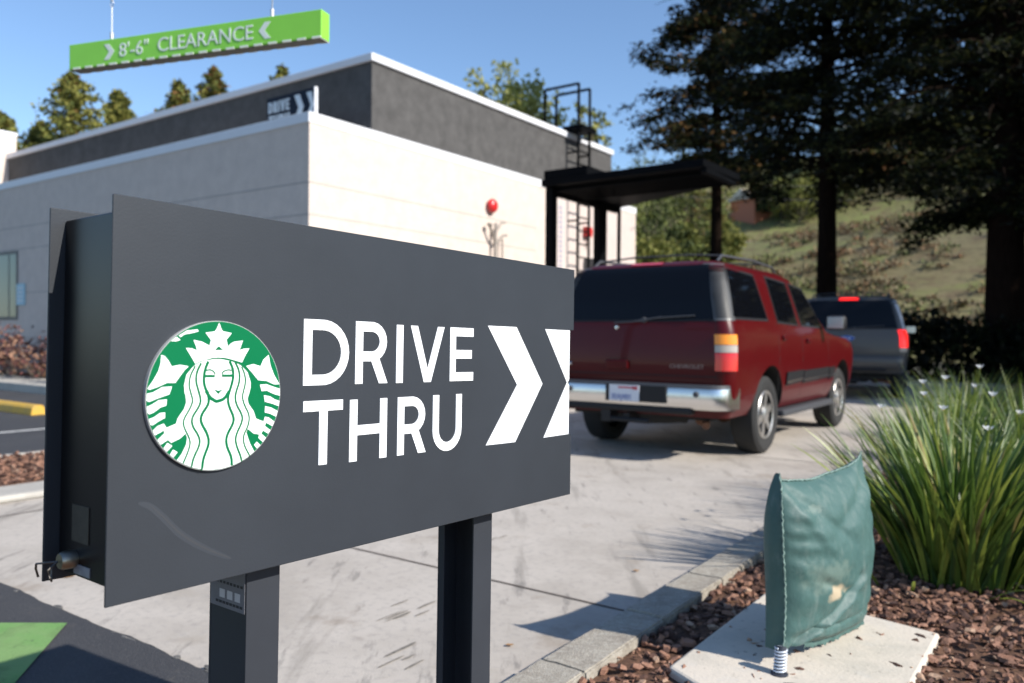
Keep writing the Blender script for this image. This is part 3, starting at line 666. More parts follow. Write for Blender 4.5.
# scratch on the face: a pale worn smear
mb = MB()
sp = [(.040, .3935), (.055, .3985), (.075, .418), (.098, .4440), (.135, .470), (.176, .4915)]
def smear(k, w, dx, dy, m):
    mb = MB(); P = smooth_pl([(a + dx, b + dy) for a, b in sp[k:]]); n = len(P); L = []; Rr = []
    for i, (a, b) in enumerate(P):
        t = sin(pi * min(1, (i + .3) / n)) ** .6; L.append((a + w * t * .5, b - w * t)); Rr.append((a - w * t * .5, b + w * t))
    mb.prism(L + Rr[::-1], lambda a, b, h: SL(a, -h, b), 0, .00012 + .00008 * (m is M_sc2)); return mb.build('scratch', m, sign)
def smooth_pl(P):
    for _ in range(2):
        Q = [P[0]]
        for a, b in zip(P, P[1:]):
            Q += [(a[0] * .75 + b[0] * .25, a[1] * .75 + b[1] * .25), (a[0] * .25 + b[0] * .75, a[1] * .25 + b[1] * .75)]
        P = Q + [P[-1]]
    return P
M_sc1 = mat('scuff_soft', (.0295, .035, .0445), .5); M_sc2 = mat('scuff_pale', (.037, .040, .046), .5)
smear(0, .0048, 0, 0, M_sc1); smear(1, .0012, .001, 0, M_sc2)
# lettering
fn = lambda a, b, h: SL(a, -h, b)
mb = MB()
stroke_word(mb, [('D', .2968, .3883, .1452, .2487), ('R', .4022, .4753, .1448, .2486), ('I', .4950, .5129, .1474, .2492), ('V', .5312, .6205, .1476, .2492), ('E', .6369, .7048, .1472, .2490),
                 ('T', .2978, .3769, .2731, .3748), ('H', .3924, .4761, .2745, .3765), ('R', .5013, .5734, .2744, .3764), ('U', .5913, .6720, .2740, .3797)], fn, .0165, .0, .0008)
mb.build('lettering', M_white, sign)
for poly in ([(.7495, .1403), (.8448, .1400), (.9419, .2612), (.8452, .3808), (.7485, .3794), (.8497, .2612)],
             [(.9500, .1411), (1.0488, .1411), (1.0488, .2530), (1.0425, .2605), (1.0488, .2680), (1.0488, .3788), (.9494, .3796), (1.0400, .2605)]):
    mb = MB(); mb.prism(poly, fn, .0, .0008); mb.build('chevron', M_white, sign)
# emblem
EC = (.1399 + .0068, .2587 - .0005); ER = .1036
mb = MB(); NN = 96
cl = [(EC[0] + ER * cos(2 * pi * k / NN), EC[1] - ER * sin(2 * pi * k / NN)) for k in range(NN)]
mb.prism([(EC[0] + (a - EC[0]) * 1.002, EC[1] + (b - EC[1]) * 1.002) for a, b in cl], fn, .0, .0066); em = mb.build('emblem', [M_rim], sign, smooth=30)
mb = MB(); mb.prism([(EC[0] + (a - EC[0]) * .994, EC[1] + (b - EC[1]) * .994) for a, b in cl], fn, .0066, .0070); mb.build('emblem_disc', M_green, em)
def clipc(P, R):
    out = []
    for x, y in P:
        X = .1399 + x; Y = .2587 - y; dx, dy = X - EC[0], Y - EC[1]; r = sqrt(dx * dx + dy * dy)
        if r > R: dx *= R / r; dy *= R / r
        out.append((EC[0] + dx, EC[1] + dy))
    return out
mb = MB()
for i, P in enumerate(LOGO_WHITE): mb.prism(clipc(P, ER * .99), fn, .0070, .0074 + i * .000004)
mb.build('emblem_figure', M_offwhite, em)
mb = MB()
for i, P in enumerate(LOGO_GREEN):
    cx_ = sum(p[0] for p in P) / len(P); cy_ = sum(p[1] for p in P) / len(P); k_ = 1.5 if i == 1 else 1
    mb.prism(clipc([(cx_ + (p[0] - cx_) * k_, cy_ + (p[1] - cy_) * k_ * (1.6 if i == 1 else 1)) for p in P], ER * .99), fn, .0074, .0079)
def smooth_pl(P):
    for _ in range(2):
        Q = [P[0]]
        for a, b in zip(P, P[1:]):
            Q += [(a[0] * .75 + b[0] * .25, a[1] * .75 + b[1] * .25), (a[0] * .25 + b[0] * .75, a[1] * .25 + b[1] * .75)]
        P = Q + [P[-1]]
    return P
for i, (P, w) in enumerate(LOGO_LINES): mb.ribbon(clipc(smooth_pl(P), ER * .985), w * .95, fn, .0074, .0078 + i * .00001)
mb.build('emblem_lines', M_green, em)
# lock, label plates on the near end of the cabinet (end face u=.020, facing -u)
def EL(s, t, v): return SL(.020 - s, t, v)
mb = MB(); mb.prism([(.088, .408), (.136, .408), (.136, .458), (.088, .458)], lambda a, b, h: EL(h, a, b), 0, .0012); mb.build('label_plate', M_labeldk, sign)
mb = MB(); mb.prism([(.083, .488), (.128, .488), (.128, .501), (.083, .501)], lambda a, b, h: EL(h, a, b), 0, .0012); mb.build('small_label', M_label, sign)
mb = MB(); mb.lathe([(0, .0125), (.016, .0125), (.020, .010), (.020, .0)], EL(0, .128, .482), 20, 0, 'X', -1); lock = mb.build('lock', M_steel, sign, smooth=40)
mb = MB()
p0 = EL(.022, .128, .482)
mb.tube([p0, p0 + Vector((-.012, .015, -.002)), p0 + Vector((-.016, .026, -.004)), p0 + Vector((-.014, .032, -.012)), p0 + Vector((-.010, .034, -.024))], .0016, 6)
mb.tube([p0, p0 + Vector((-.014, -.004, -.008)), p0 + Vector((-.012, -.006, -.018)), p0 + Vector((-.008, -.002, -.024)), p0 + Vector((-.006, .004, -.016)), p0 + Vector((-.006, .006, -.006))], .0014, 6)
mb.build('wire_seal', mat('wire', (.12, .11, .10), .4, .8), lock)
# posts: C sections
def post(u0, u1, web_at_left):
    mb = MB(); t0, t1, th = .040, .138, .004
    def pb(a0, a1, b0, b1): mb.prism([(a0, b0), (a1, b0), (a1, b1), (a0, b1)], lambda a, b, h: SL(a, b, h), .500, V0 + .25)
    pb(u0, u1, t0, t0 + th); pb(u0, u1, t1 - th, t1)
    if web_at_left: pb(u0 + .0005, u0 + th, t0 + th, t1 - th)
    else:
        pb(u1 - th, u1 - .0005, t0 + th, t1 - th)
        pb(u0, u0 + .003, t1 - th - .014, t1 - th)
    return mb
p1 = post(.2313, .2907, True).build('post', M_post, sign, bevel=.0008)
p2 = post(.7636, .8230, False).build('post', M_post, sign, bevel=.0008)
mb = MB(); mb.prism([(.044, .510), (.134, .510), (.134, .594), (.044, .594)], lambda a, b, h: SL(.2313 - h, a, b), 0, .001)
lb = mb.build('data_plate', mat('plate_pale', (.16, .16, .18), .35, var=.1, vs=30), p1)
mb = MB()
for k in range(3): mb.prism([(.055 + k * .020, .566), (.069 + k * .020, .566), (.069 + k * .020, .579), (.055 + k * .020, .579)], lambda a, b, h: SL(.2313 - h, a, b), .001, .0013)
mb.build('plate_boxes', mat('plate_box_white', (.5, .5, .52), .5), lb)
mb = MB()
for k in range(9): mb.prism([(.049 + k * .009, .553), (.055 + k * .009, .553), (.055 + k * .009, .557), (.049 + k * .009, .557)], lambda a, b, h: SL(.2313 - h, a, b), .001, .0013)
mb.build('plate_print', mat('plate_print_dark', (.02, .02, .025), .6), lb)
mb = MB()
for k in range(8): mb.prism([(.049 + k * .009, .584), (.056 + k * .009, .584), (.056 + k * .009, .588), (.049 + k * .009, .588)], lambda a, b, h: SL(.2313 - h, a, b), .001, .0013)
mb.build('plate_print', mat('plate_print_dark', (.02, .02, .025), .6), lb)

# ================================================================= CLEARANCE BAR
a = Vector((-2.474, 4.438, 2.612)); b = Vector((-.947, 3.918, 2.630)); L = (b - a).length
bar = thing('clearance_bar', "lime green 8'-6\" CLEARANCE bar hanging over the lane", 'clearance bar', loc=a, rz=atan2(b.y - a.y, b.x - a.x))
mb = MB(); mb.bx(0, L, 0, .075, 0, .138); mb.build('bar_body', M_lime, bar, bevel=.004)
mb = MB()
x = .03
while x < L - .05: mb.bx(x, x + .05, -.002, .077, -.002, .008); x += .085
mb.build('bar_stripe', mat('bar_stripe_white', (.7, .75, .65), .5), bar)
mb = MB(); mb.bx(.01, L - .01, .008, .068, -.003, .0005); mb.build('bar_underside', mat('bar_underside_grey', (.12, .12, .11), .6), bar)
M_sil = mat('bar_letters_silver', (.68, .74, .68), .4)
text_mesh('lettering', "8'-6\"", .106, lambda x, y, z: (.352 + x, -.0015 - z, .034 + y), M_sil, bar, .001, 1.04)
text_mesh('lettering', 'CLEARANCE', .106, lambda x, y, z: (.610 + x, -.0015 - z, .034 + y), M_sil, bar, .001, 1.02)
for cx, s_ in ((.285, 1), (1.285, -1)):
    mb = MB(); mb.prism([(cx - .036 * s_, .112), (cx + .000 * s_, .112), (cx + .036 * s_, .070), (cx + .000 * s_, .028), (cx - .036 * s_, .028), (cx + .000 * s_, .070)], lambda p, q, h: (p, -h, q), -.0002, .0015); mb.build('chevron', M_sil, bar)
M_chain = mat('galvanised_chain', (.55, .55, .56), .4, .6)
for cx in (.262, 1.30):
    mb = MB(); z = .17; k = 0
    mb.tube([(cx, .04, .136), (cx, .04, .19)], .010, 8)
    mb.tube([(cx, .04, .185), (cx, .04, .33)], .0035, 6)
    z = .33
    while z < .93:
        ang = (k % 2) * pi / 2; pts = []
        for q in range(9):
            t_ = 2 * pi * q / 8; dx = .009 * cos(t_); pts.append((cx + dx * cos(ang), .04 + dx * sin(ang), z + .02 + .021 * sin(t_)))
        mb.tube(pts, .003, 5, cap=False); z += .034; k += 1
    mb.build('hanging_chain', M_chain, bar, smooth=60)
arm = thing('clearance_pole', 'black goal post arm holding the clearance bar above the lane', 'pole', loc=a, rz=atan2(b.y - a.y, b.x - a.x))
mb = MB(); mb.bx(-1.6, 1.6, 0, .09, .94, 1.04); mb.build('arm', M_post, arm, bevel=.006)
mb = MB(); mb.bx(-1.7, -1.58, -.01, .11, -2.6, 1.12); mb.bx(-1.8, -1.48, -.11, .21, -2.6, -2.57); mb.build('pole', M_post, arm, bevel=.006)

# ================================================================= BUILDING
bld = thing('cafe_building', 'single storey white stucco building with a dark grey upper storey and flat roof', 'building', mat3=Matrix.Translation(nd(-10.13, 8.57, 0)) @ RND)
# local: x = N + 10.13 (0 at the sunlit wall), y = D - 8.57 (0 at the shaded wall)
NW = -32.0; DE = 20.19 - 8.57
mb = MB(); mb.bx(NW, 0, 0, DE, -.05, 4.56); wall = mb.build('wall', M_stucco_w, bld)
# grooves in the stucco
gm = MB()
for z in (1.0, 2.05, 3.08, 3.60):
    gm.bx(NW + .1, .004, -.003, .001, z - .007, z + .007)
    gm.bx(-.001, .003, -.0035, DE - 5, z - .007, z + .007)
gm.build('stucco_joint', mat('joint_grey', (.30, .28, .27), .9), wall)  # joint strips in a darker grey than the stucco
# coping of the low wall
mb = MB()
mb.bx(NW, .012, -.02, .25, 4.56, 4.73); mb.bx(-.25, .012, .25, DE + .02, 4.56, 4.73); mb.build('coping', M_coping, bld, bevel=.008)
ux, uy0, uy1 = -.012, 9.965 - 8.57, 18.76 - 8.57
mb = MB(); mb.bx(NW, ux, uy0, uy1, 4.50, 5.935); mb.build('upper_wall', M_stucco_g, bld)
mb = MB(); mb.bx(NW, ux + .05, uy0 - .05, uy1 + .05, 5.935, 6.07); mb.build('upper_coping', M_coping, bld, bevel=.01)
mb = MB(); tx = -24.35 + 10.13
mb.bx(tx - 6, tx, .0, 1.60, 4.735, 6.60); mb.build('tower', M_stucco_w, bld); mb = MB(); mb.bx(tx - 6.05, tx + .02, -.02, 1.62, 6.60, 6.70); mb.build('tower_coping', M_coping, bld)
# window in the shaded wall, with notice beside it
wx1 = -20.42 + 10.13
for wx in (wx1, wx1 - 5.5):
    mb = MB(); f = .07
    x0, x1, z0, z1 = wx - 2.4, wx, 1.42, 3.05
    mb.bx(x0, x1, -.015, .05, z0, z0 + f); mb.bx(x0, x1, -.015, .05, z1 - f, z1)
    for q in (x0, x0 + (x1 - x0) / 2 - f / 2, x1 - f): mb.bx(q, q + f, -.016, .05, z0 + f, z1 - f)
    mb.bx(x1 - .47, x1 - .43, -.0155, .05, z0 + f, z1 - f)
    w = mb.build('window', M_alu, bld)
    mb = MB(); mb.bx(x0 + .02, x1 - .02, -.010, .002, z0 + .02, z1 - .02); mb.build('pane', mat('pane_green', (.10, .15, .125), .12, spec=.25), w)
# corrugated metal panel at the drive-up bay
mb = MB(); d0, d1 = 15.87 - 8.57, 20.0 - 8.57; k = 0; y = d0
vs = []
while y < d1:
    vs += [(.03, y), (.03, y + .10), (.006, y + .12), (.006, y + .16), (.03, y + .18)]; y += .18
fs = []; P3 = [(x, y_, .0) for x, y_ in vs] + [(x, y_, 4.50) for x, y_ in vs]; nn_ = len(vs)
mb.add(P3, [(i, i + 1, nn_ + i + 1, nn_ + i) for i in range(nn_ - 1)]); mb.build('ribbed_siding', M_siding, bld, smooth=20)
mb = MB(); mb.bx(.03, .30, 17.29 - 8.57, 18.0 - 8.57, 1.2, 3.07); mb.build('meter_cabinet', mat('cabinet_grey', (.09, .095, .10), .5), bld, bevel=.01)
# vertical sign writing on the siding
r_ = random.Random(4)
z = 2.78
while z < 4.22:
    mb = MB(); h = .085 * r_.uniform(.7, 1); y = 16.08 - 8.57 + r_.uniform(0, .03)
    mb.bx(.032, .036, y, y + .025, z, z + h); mb.bx(.032, .0358, y + .02, y + .16, z + h * .4, z + h * .4 + .022); mb.bx(.032, .0356, y + .13, y + .155, z + h * .1, z + h * .9)
    mb.build('faded_letter', mat('faded_blue', (.32, .34, .48), .7), bld); z += .115
# roof sign cabinet standing behind the low parapet corner
rs = thing('roof_sign', 'dark blue DRIVE THRU sign on the low roof corner of the building', 'sign', mat3=Matrix.Translation(nd(-11.66, 8.92, 4.50)) @ RND)
mb = MB(); mb.bx(0, 1.24, .0, .05, 0, .76); mb.build('sign_cabinet', M_signblue, rs)
mb = MB(); mb.bx(1.24, 1.258, -.008, .058, .0, .77); mb.build('cabinet_edge', M_coping, rs)
fr_ = lambda a, b, h: (a, -h, .70 - b)
mb = MB(); s_ = .21
def word(mb, w, x, v, h, t, wd):
    L_ = []
    for ch in w:
        ww = {'I': .3, 'R': .8, 'D': .9, 'V': .95, 'E': .75, 'T': .85, 'H': .85, 'U': .85}[ch] * wd; L_.append((ch, x, x + ww, v, v + h)); x += ww + .22 * wd
    stroke_word(mb, L_, fr_, t, 0, .012)
word(mb, 'DRIVE', .05, .02, .19, .036, .122); word(mb, 'THRU', .06, .26, .19, .036, .138); mb.build('lettering', M_paleblue, rs)
for x in (.74, 1.05):
    e = min(1.235, x + .30)
    mb = MB(); poly = [(x, .0), (x + .13, .0), (x + .24, .22), (x + .13, .44), (x, .44), (x + .11, .22)]
    poly = [(min(p, 1.235), q) for p, q in poly]
    mb.prism(poly, fr_, 0, .012); mb.build('chevron', M_paleblue, rs)

# fire bell and sprinkler pipes
bell = thing('fire_bell', 'round red fire alarm bell mounted on the sunlit white wall', 'alarm bell', mat3=Matrix.Translation(nd(-10.13, 13.41, 3.86)) @ RND)
mb = MB(); mb.lathe([(0, .06), (.05, .06), (.05, .15), (.09, .15), (.14, .11), (.16, .05), (.165, 0)], (0, 0, 0), 28, 0, 'X'); mb.build('bell_gong', M_red, bell, smooth=40)
pp = thing('sprinkler_riser', 'pale fire sprinkler pipes branching below the red bell', 'pipes', mat3=Matrix.Translation(nd(-10.13, 13.45, 0)) @ RND)
mb = MB()
mb.tube([(.12, 0, 0), (.12, 0, 3.15), (.12, .02, 3.5)], .035, 8); mb.tube([(.10, .28, .0), (.10, .28, 3.2)], .018, 6)
mb.tube([(.12, 0, 3.1), (.14, -.14, 3.28), (.14, -.22, 3.42)], .03, 8); mb.tube([(.12, 0, 3.05), (.15, .2, 3.25), (.15, .36, 3.28)], .026, 8); mb.tube([(.12, .05, 3.35), (.14, .18, 3.52), (.14, .33, 3.55)], .022, 8)
mb.lathe([(0, .06), (.05, .06), (.06, 0)], (.14, -.22, 3.42), 12, 0, 'Z'); mb.build('pipe', M_pipe, pp, smooth=50)
b2 = thing('alarm_box', 'small red alarm horn beyond the ladder on the far wall', 'alarm', mat3=Matrix.Translation(nd(-10.13, 17.35, 3.62)) @ RND)
mb = MB(); mb.bx(.03, .16, -.13, .13, .0, .24); mb.lathe([(.16, .05), (.2, .09), (.22, 0)], (0, 0, .12), 16, 0, 'X'); mb.tube([(.09, .05, 0), (.09, .05, -.25)], .03, 8); mb.build('horn_body', M_red, b2, smooth=40)

# canopy over the drive-up window
cn = thing('canopy', 'black steel canopy roof over the drive up window', 'canopy', mat3=Matrix.Translation(nd(-7.85, 11.78, -.13)) @ RND)
x1 = 3.08
mb = MB(); mb.prism([(.02, .10), (x1, .04), (x1 + .06, 1.50), (.02, 3.0)], lambda a, b, h: (a, b, h), 3.93, 4.05); mb.build('roof_deck', M_canopy, cn, bevel=.01)
mb = MB(); mb.bx(.06, .95, .12, 1.6, 4.055, 4.21); mb.build('roof_box', M_canopy, cn, bevel=.01)
for y, w in ((.30, .18), (2.10, .30)):
    mb = MB(); mb.bx(.04, .18, y - w / 2, y + w / 2, .12, 3.93); mb.build('post', M_canopy, cn, bevel=.005)
mb = MB(); mb.bx(.06, .11, 2.90, 2.97, .12, 3.93); mb.build('slim_post', M_canopy, cn)
mb = MB(); mb.bx(.06, .14, .28, 2.8, 3.80, 3.925); mb.build('beam', M_canopy, cn)
for k in range(6):
    mb = MB(); mb.bx(.08, 3.0, .32 + k * .2, .36 + k * .2, 3.85, 3.928); mb.build('rafter', M_canopy, cn)
mb = MB(); mb.bx(3.0, 3.10, .1, 1.45, 3.85, 3.928); mb.build('edge_beam', M_canopy, cn)
# ladder with walk-through rails
ld = thing('roof_ladder', 'black roof access ladder with tall looped handrails', 'ladder', mat3=Matrix.Translation(nd(-9.83, 16.52, 0)) @ RND)
for y in (0, .53):
    mb = MB(); mb.tube([(0, y, .6), (0, y, 7.19), (-.01, y, 7.2), (-.96, y, 7.2), (-.97, y, 7.19), (-.97, y, 6.1)], .036, 8); mb.build('side_rail', M_canopy, ld, smooth=50)
z = .8; 
while z < 6.1:
    rm = MB(); rm.tube([(0, 0, z), (0, .53, z)], .020, 6); rm.build('rung', M_canopy, ld); z += .32
mb = MB(); mb.bx(-.40, .14, -.08, .61, 6.10, 6.20); mb.build('landing', M_canopy, ld)
for z, y in ((5.55, 0), (5.55, .53), (3.9, 0), (3.9, .53), (2.4, 0), (2.4, .53)):
    mb = MB(); mb.bx(-.29, -.02, y - .02, y + .02, z, z + .04); mb.build('wall_bracket', M_canopy, ld)

# ================================================================= VEHICLES
PAINT_R = mat('paint_maroon', (.068, .0012, .0025), .36, .0, coat=.22, var=.03, spec=.2)
tah_sl = [(.42, -1.03, 3.66, .91, .12, .3), (.50, -1.06, 3.74, .95, .12, .35), (.62, -1.085, 3.82, .978, .12, .4), (.85, -1.095, 3.86, .998, .12, .4), (.98, -1.09, 3.85, .996, .12, .4), (1.08, -1.08, 3.78, .988, .12, .4),
    (1.14, -1.072, 3.55, .982, .12, .4), (1.18, -1.067, 2.85, .976, .12, .4), (1.22, -1.062, 2.50, .968, .12, .35), (1.30, -1.05, 2.36, .945, .12, .3), (1.5, -.985, 2.06, .885, .12, .3), (1.7, -.89, 1.72, .822, .12, .3),
    (1.79, -.84, 1.52, .788, .12, .3), (1.845, -.78, 1.36, .735, .13, .3), (1.875, -.70, 1.22, .65, .14, .3), (1.89, -.58, 1.0, .53, .16, .3), (1.897, -.3, .7, .3, .2, .2)]
tah, sh = suv('parked_suv', 'dark red SUV waiting in the drive lane, its rear towards the camera', 'suv', (1.756, 8.44, 0), pi / 2 - .6158, PAINT_R, dict(
    slices=tah_sl, wb=2.946, roof=1.90,
    windows=[[(-.93, 1.335), (.02, 1.335), (-.03, 1.76), (-.74, 1.79)], [(.36, 1.32), (1.03, 1.30), (1.02, 1.74), (.38, 1.77)], [(1.20, 1.30), (2.05, 1.28), (1.62, 1.70), (1.16, 1.74)]],
    seams=[.26, 1.11, 2.22], handles=[(.45, 1.15), (1.33, 1.12)], mould=[(.50, 1.10), (1.13, 2.20), (2.24, 2.50)], mirror=2.02,
    lamps=[(1.085, 1.175, -.040, .165, AMBER), (1.015, 1.080, -.040, .163, CLEARL), (.850, 1.010, -.040, .16, REDL)],
    pillar=(-.02, .20), louvres=True, rglass=(.80, .66, 1.315, 1.83), bumper_x=-1.19, bumper_z=(.50, .72), bumper_mat=CHROME, plate=(0, .622)))
text_mesh('plate_number', '3EAJ401', .075, lambda x, y, z: (-1.2265 - z, .135 - x, .562 + y), PLATEB, [c for c in tah.children if c.name.startswith('number_plate')][0], .001, .85)
# tailgate: lift handle, brand lettering, seams, centre brake lamp
mb = MB(); mb.box((-1.11, .135, .885), (.03, .24, .085)); mb.build('tailgate_handle', PAINT_R, tah, bevel=.012)
text_mesh('tailgate_lettering', 'CHEVROLET', .052, lambda x, y, z: (-1.098 - z, -.40 - x, .865 + y), mat('badge_chrome', (.30, .22, .21), .35, .6), tah, .002, 1.15)
mb = MB(); mb.tube([(-1.10, .78, .88), (-1.10, .64, .88)], .015, 6); mb.build('tailgate_badge', CHROME, tah)
sh.tail_patch([(-.845, .79), (.845, .79), (.845, .80), (-.845, .80)], .002, 10, 1).build('tailgate_gap', UNDER, tah)
for s_ in (-1, 1): sh.tail_patch([(s_ * .845, .76), (s_ * .852, .76), (s_ * .80, 1.80), (s_ * .793, 1.80)], .002, 1, 14).build('tailgate_gap', UNDER, tah)
sh.tail_patch([(-.17, 1.850), (.17, 1.850), (.16, 1.885), (-.16, 1.885)], .018, 8, 3).build('brake_lamp', REDL, tah)
mb = MB(); mb.lathe([(0, .022), (.02, .018), (.022, 0)], sh.tailpt(.16, 1.235), 12, 0, 'X', -1); mb.build('glass_latch', CHROME, tah)
for y_ in (-.70, .60):
    mb = MB(); mb.lathe([(0, .028), (.012, .022), (.013, 0)], (-1.204, y_, .64), 14, 0, 'X', -1); mb.build('bumper_bolt', GREYPL, tah)
mb = MB(); mb.bx(-1.215, -1.19, -.42, .20, .545, .70); mb.build('plate_recess', DARKPL, tah, bevel=.004)

PAINT_G = mat('paint_graphite', (.085, .080, .074), .38, .1, coat=.25, spec=.3)
exp_sl = [(.50, -1.10, 3.66, .91, .12, .3), (.56, -1.14, 3.8, .96, .14, .35), (.70, -1.16, 3.9, .99, .14, .4), (.95, -1.16, 3.93, 1.0, .14, .4), (1.10, -1.15, 3.85, .995, .14, .4), (1.18, -1.14, 3.6, .99, .14, .4),
    (1.22, -1.13, 2.85, .98, .14, .4), (1.27, -1.12, 2.45, .965, .14, .35), (1.34, -1.10, 2.36, .95, .14, .3), (1.6, -1.0, 2.0, .885, .15, .3), (1.80, -.90, 1.66, .82, .16, .3), (1.88, -.83, 1.5, .77, .16, .3), (1.925, -.72, 1.3, .66, .16, .3), (1.94, -.5, 1.0, .5, .16, .3), (1.947, -.3, .7, .3, .2, .2)]
e0 = Vector((6.72, 15.75, 0)); ea = radians(27)
exp_, sh2 = suv('waiting_suv', 'graphite SUV with red lamps on, next in line ahead', 'suv', tuple(e0), pi / 2 - ea, PAINT_G, dict(
    slices=exp_sl, wb=3.02, roof=1.945, windows=[[(-.90, 1.38), (.05, 1.38), (.0, 1.80), (-.70, 1.80)], [(.36, 1.38), (1.08, 1.37), (1.05, 1.80), (.38, 1.80)], [(1.22, 1.37), (2.05, 1.36), (1.62, 1.76), (1.18, 1.79)]],
    seams=[.26, 1.15, 2.25], handles=[(.45, 1.2), (1.33, 1.18)], mirror=2.05, mirror_y=1.03, lamps=[(.98, 1.30, .02, .23, REDLIT), (.90, .97, .02, .23, CLEARL)],
    pillar=(.12, .27), pillar_mat=mat('trim_silver', (.55, .56, .58), .4, 0), rglass=(.82, .70, 1.34, 1.84), bumper_x=-1.24, bumper_z=(.60, .82), bumper_mat=PAINT_G, plate=(.10, .80)))
text_mesh('plate_number', '6UKL520', .075, lambda x, y, z: (-1.2765 - z, .235 - x, .745 + y), PLATEB, [c for c in exp_.children if c.name.startswith('number_plate')][0], .001, .85)
sh2.tail_patch([(-.17, 1.855), (.17, 1.855), (.16, 1.905), (-.16, 1.905)], .02, 8, 3).build('brake_lamp', REDLIT, exp_)
mb = MB(); mb.prism([(.13 * cos(2 * pi * k / 32), .052 * sin(2 * pi * k / 32)) for k in range(32)], lambda p, q, h: (-1.155 - h, p, 1.14 + q), 0, .012); ov = mb.build('oval_badge', mat('badge_blue', (.03, .09, .35), .25), exp_)
mb = MB(); pts = [(-1.168, .13 * cos(2 * pi * k / 32), 1.14 + .052 * sin(2 * pi * k / 32)) for k in range(33)]; mb.tube(pts, .004, 5, cap=False); mb.build('badge_rim', CHROME, ov)
text_mesh('badge_script', 'Ford', .085, lambda x, y, z: (-1.168 - z, .075 - x, 1.112 + y), mat('badge_script_silver', (.7, .72, .78), .3), ov, .001, .8)

# ================================================================= CUSHION COVER ON VALVE
pad = thing('concrete_pad', 'small pale concrete pad under the green cushion', 'concrete pad', loc=(1.05, 2.7, 0))
mb = MB(); pq = [(.528, 2.642), (1.128, 3.459), (1.604, 2.957), (.86, 1.95)]
mb.prism([(a - 1.05, b - 2.7) for a, b in pq], lambda a, b, h: (a, b, h), -.01, .06)
po = mb.build('slab', M_pad, pad, bevel=.012)

M_vinyl = bpy.data.materials.new('cushion_vinyl'); M_vinyl.use_nodes = True
nt = M_vinyl.node_tree; b_ = nt.nodes['Principled BSDF']; b_.inputs['Roughness'].default_value = .55; b_.inputs['Specular IOR Level'].default_value = .35
tc = nt.nodes.new('ShaderNodeTexCoord')
def nz(sc, lo, hi, st, stretch=(1, 1, 1), rot=(0, 0, 0)):
    mp = nt.nodes.new('ShaderNodeMapping'); mp.inputs['Scale'].default_value = stretch; mp.inputs['Rotation'].default_value = rot; nt.links.new(tc.outputs['Object'], mp.inputs[0])
    n = nt.nodes.new('ShaderNodeTexNoise'); n.inputs['Scale'].default_value = sc; n.inputs['Detail'].default_value = 7; n.inputs['Roughness'].default_value = .65; nt.links.new(mp.outputs[0], n.inputs['Vector'])
    r = nt.nodes.new('ShaderNodeMapRange'); r.inputs[1].default_value = lo; r.inputs[2].default_value = hi; r.inputs[4].default_value = st; nt.links.new(n.outputs[0], r.inputs[0]); return r.outputs[0]
def mixc(cur, fac, col):
    m = nt.nodes.new('ShaderNodeMix'); m.data_type = 'RGBA'; nt.links.new(fac, m.inputs[0])
    if isinstance(cur, tuple): m.inputs[6].default_value = (*cur, 1)
    else: nt.links.new(cur, m.inputs[6])
    m.inputs[7].default_value = (*col, 1); return m.outputs[2]
c_ = mixc((.046, .103, .095), nz(5, .4, .62, .8), (.066, .128, .117))
c_ = mixc(c_, nz(16, .54, .70, .7, (1, 1, .4)), (.13, .18, .165))
c_ = mixc(c_, nz(2.5, .55, .66, .5), (.026, .08, .078))
# pale worn cloth patch low in the middle: local position mask
def patch(cx, cz, rx, rz_, noise_s, lo, hi, st):
    mp = nt.nodes.new('ShaderNodeMapping'); mp.inputs['Location'].default_value = (-cx / rx, 0, -cz / rz_); mp.inputs['Scale'].default_value = (1 / rx, 0, 1 / rz_); nt.links.new(tc.outputs['Object'], mp.inputs[0])
    ln = nt.nodes.new('ShaderNodeVectorMath'); ln.operation = 'LENGTH'; nt.links.new(mp.outputs[0], ln.inputs[0])
    n = nt.nodes.new('ShaderNodeTexNoise'); n.inputs['Scale'].default_value = noise_s; n.inputs['Detail'].default_value = 6; nt.links.new(tc.outputs['Object'], n.inputs['Vector'])
    ad = nt.nodes.new('ShaderNodeMath'); ad.operation = 'MULTIPLY_ADD'; nt.links.new(n.outputs[0], ad.inputs[0]); ad.inputs[1].default_value = 1.6; nt.links.new(ln.outputs['Value'], ad.inputs[2])
    r = nt.nodes.new('ShaderNodeMapRange'); r.inputs[1].default_value = lo; r.inputs[2].default_value = hi; r.inputs[3].default_value = st; r.inputs[4].default_value = 0; nt.links.new(ad.outputs[0], r.inputs[0]); return r.outputs[0]
c_ = mixc(c_, patch(.17, .29, .16, .07, 28, 1.2, 1.7, .5), (.16, .21, .175))
c_ = mixc(c_, patch(.215, .225, .085, .032, 24, 1.2, 1.6, .95), (.42, .34, .23))
c_ = mixc(c_, patch(.12, .52, .06, .03, 50, 1.1, 1.5, .5), (.2, .25, .22))
nt.links.new(c_, b_.inputs['Base Color'])
n = nt.nodes.new('ShaderNodeTexNoise'); n.inputs['Scale'].default_value = 14; n.inputs['Detail'].default_value = 8; nt.links.new(tc.outputs['Object'], n.inputs['Vector'])
bp = nt.nodes.new('ShaderNodeBump'); bp.inputs['Strength'].default_value = .55; bp.inputs['Distance'].default_value = .012; nt.links.new(n.outputs[0], bp.inputs['Height']); nt.links.new(bp.outputs[0], b_.inputs['Normal'])

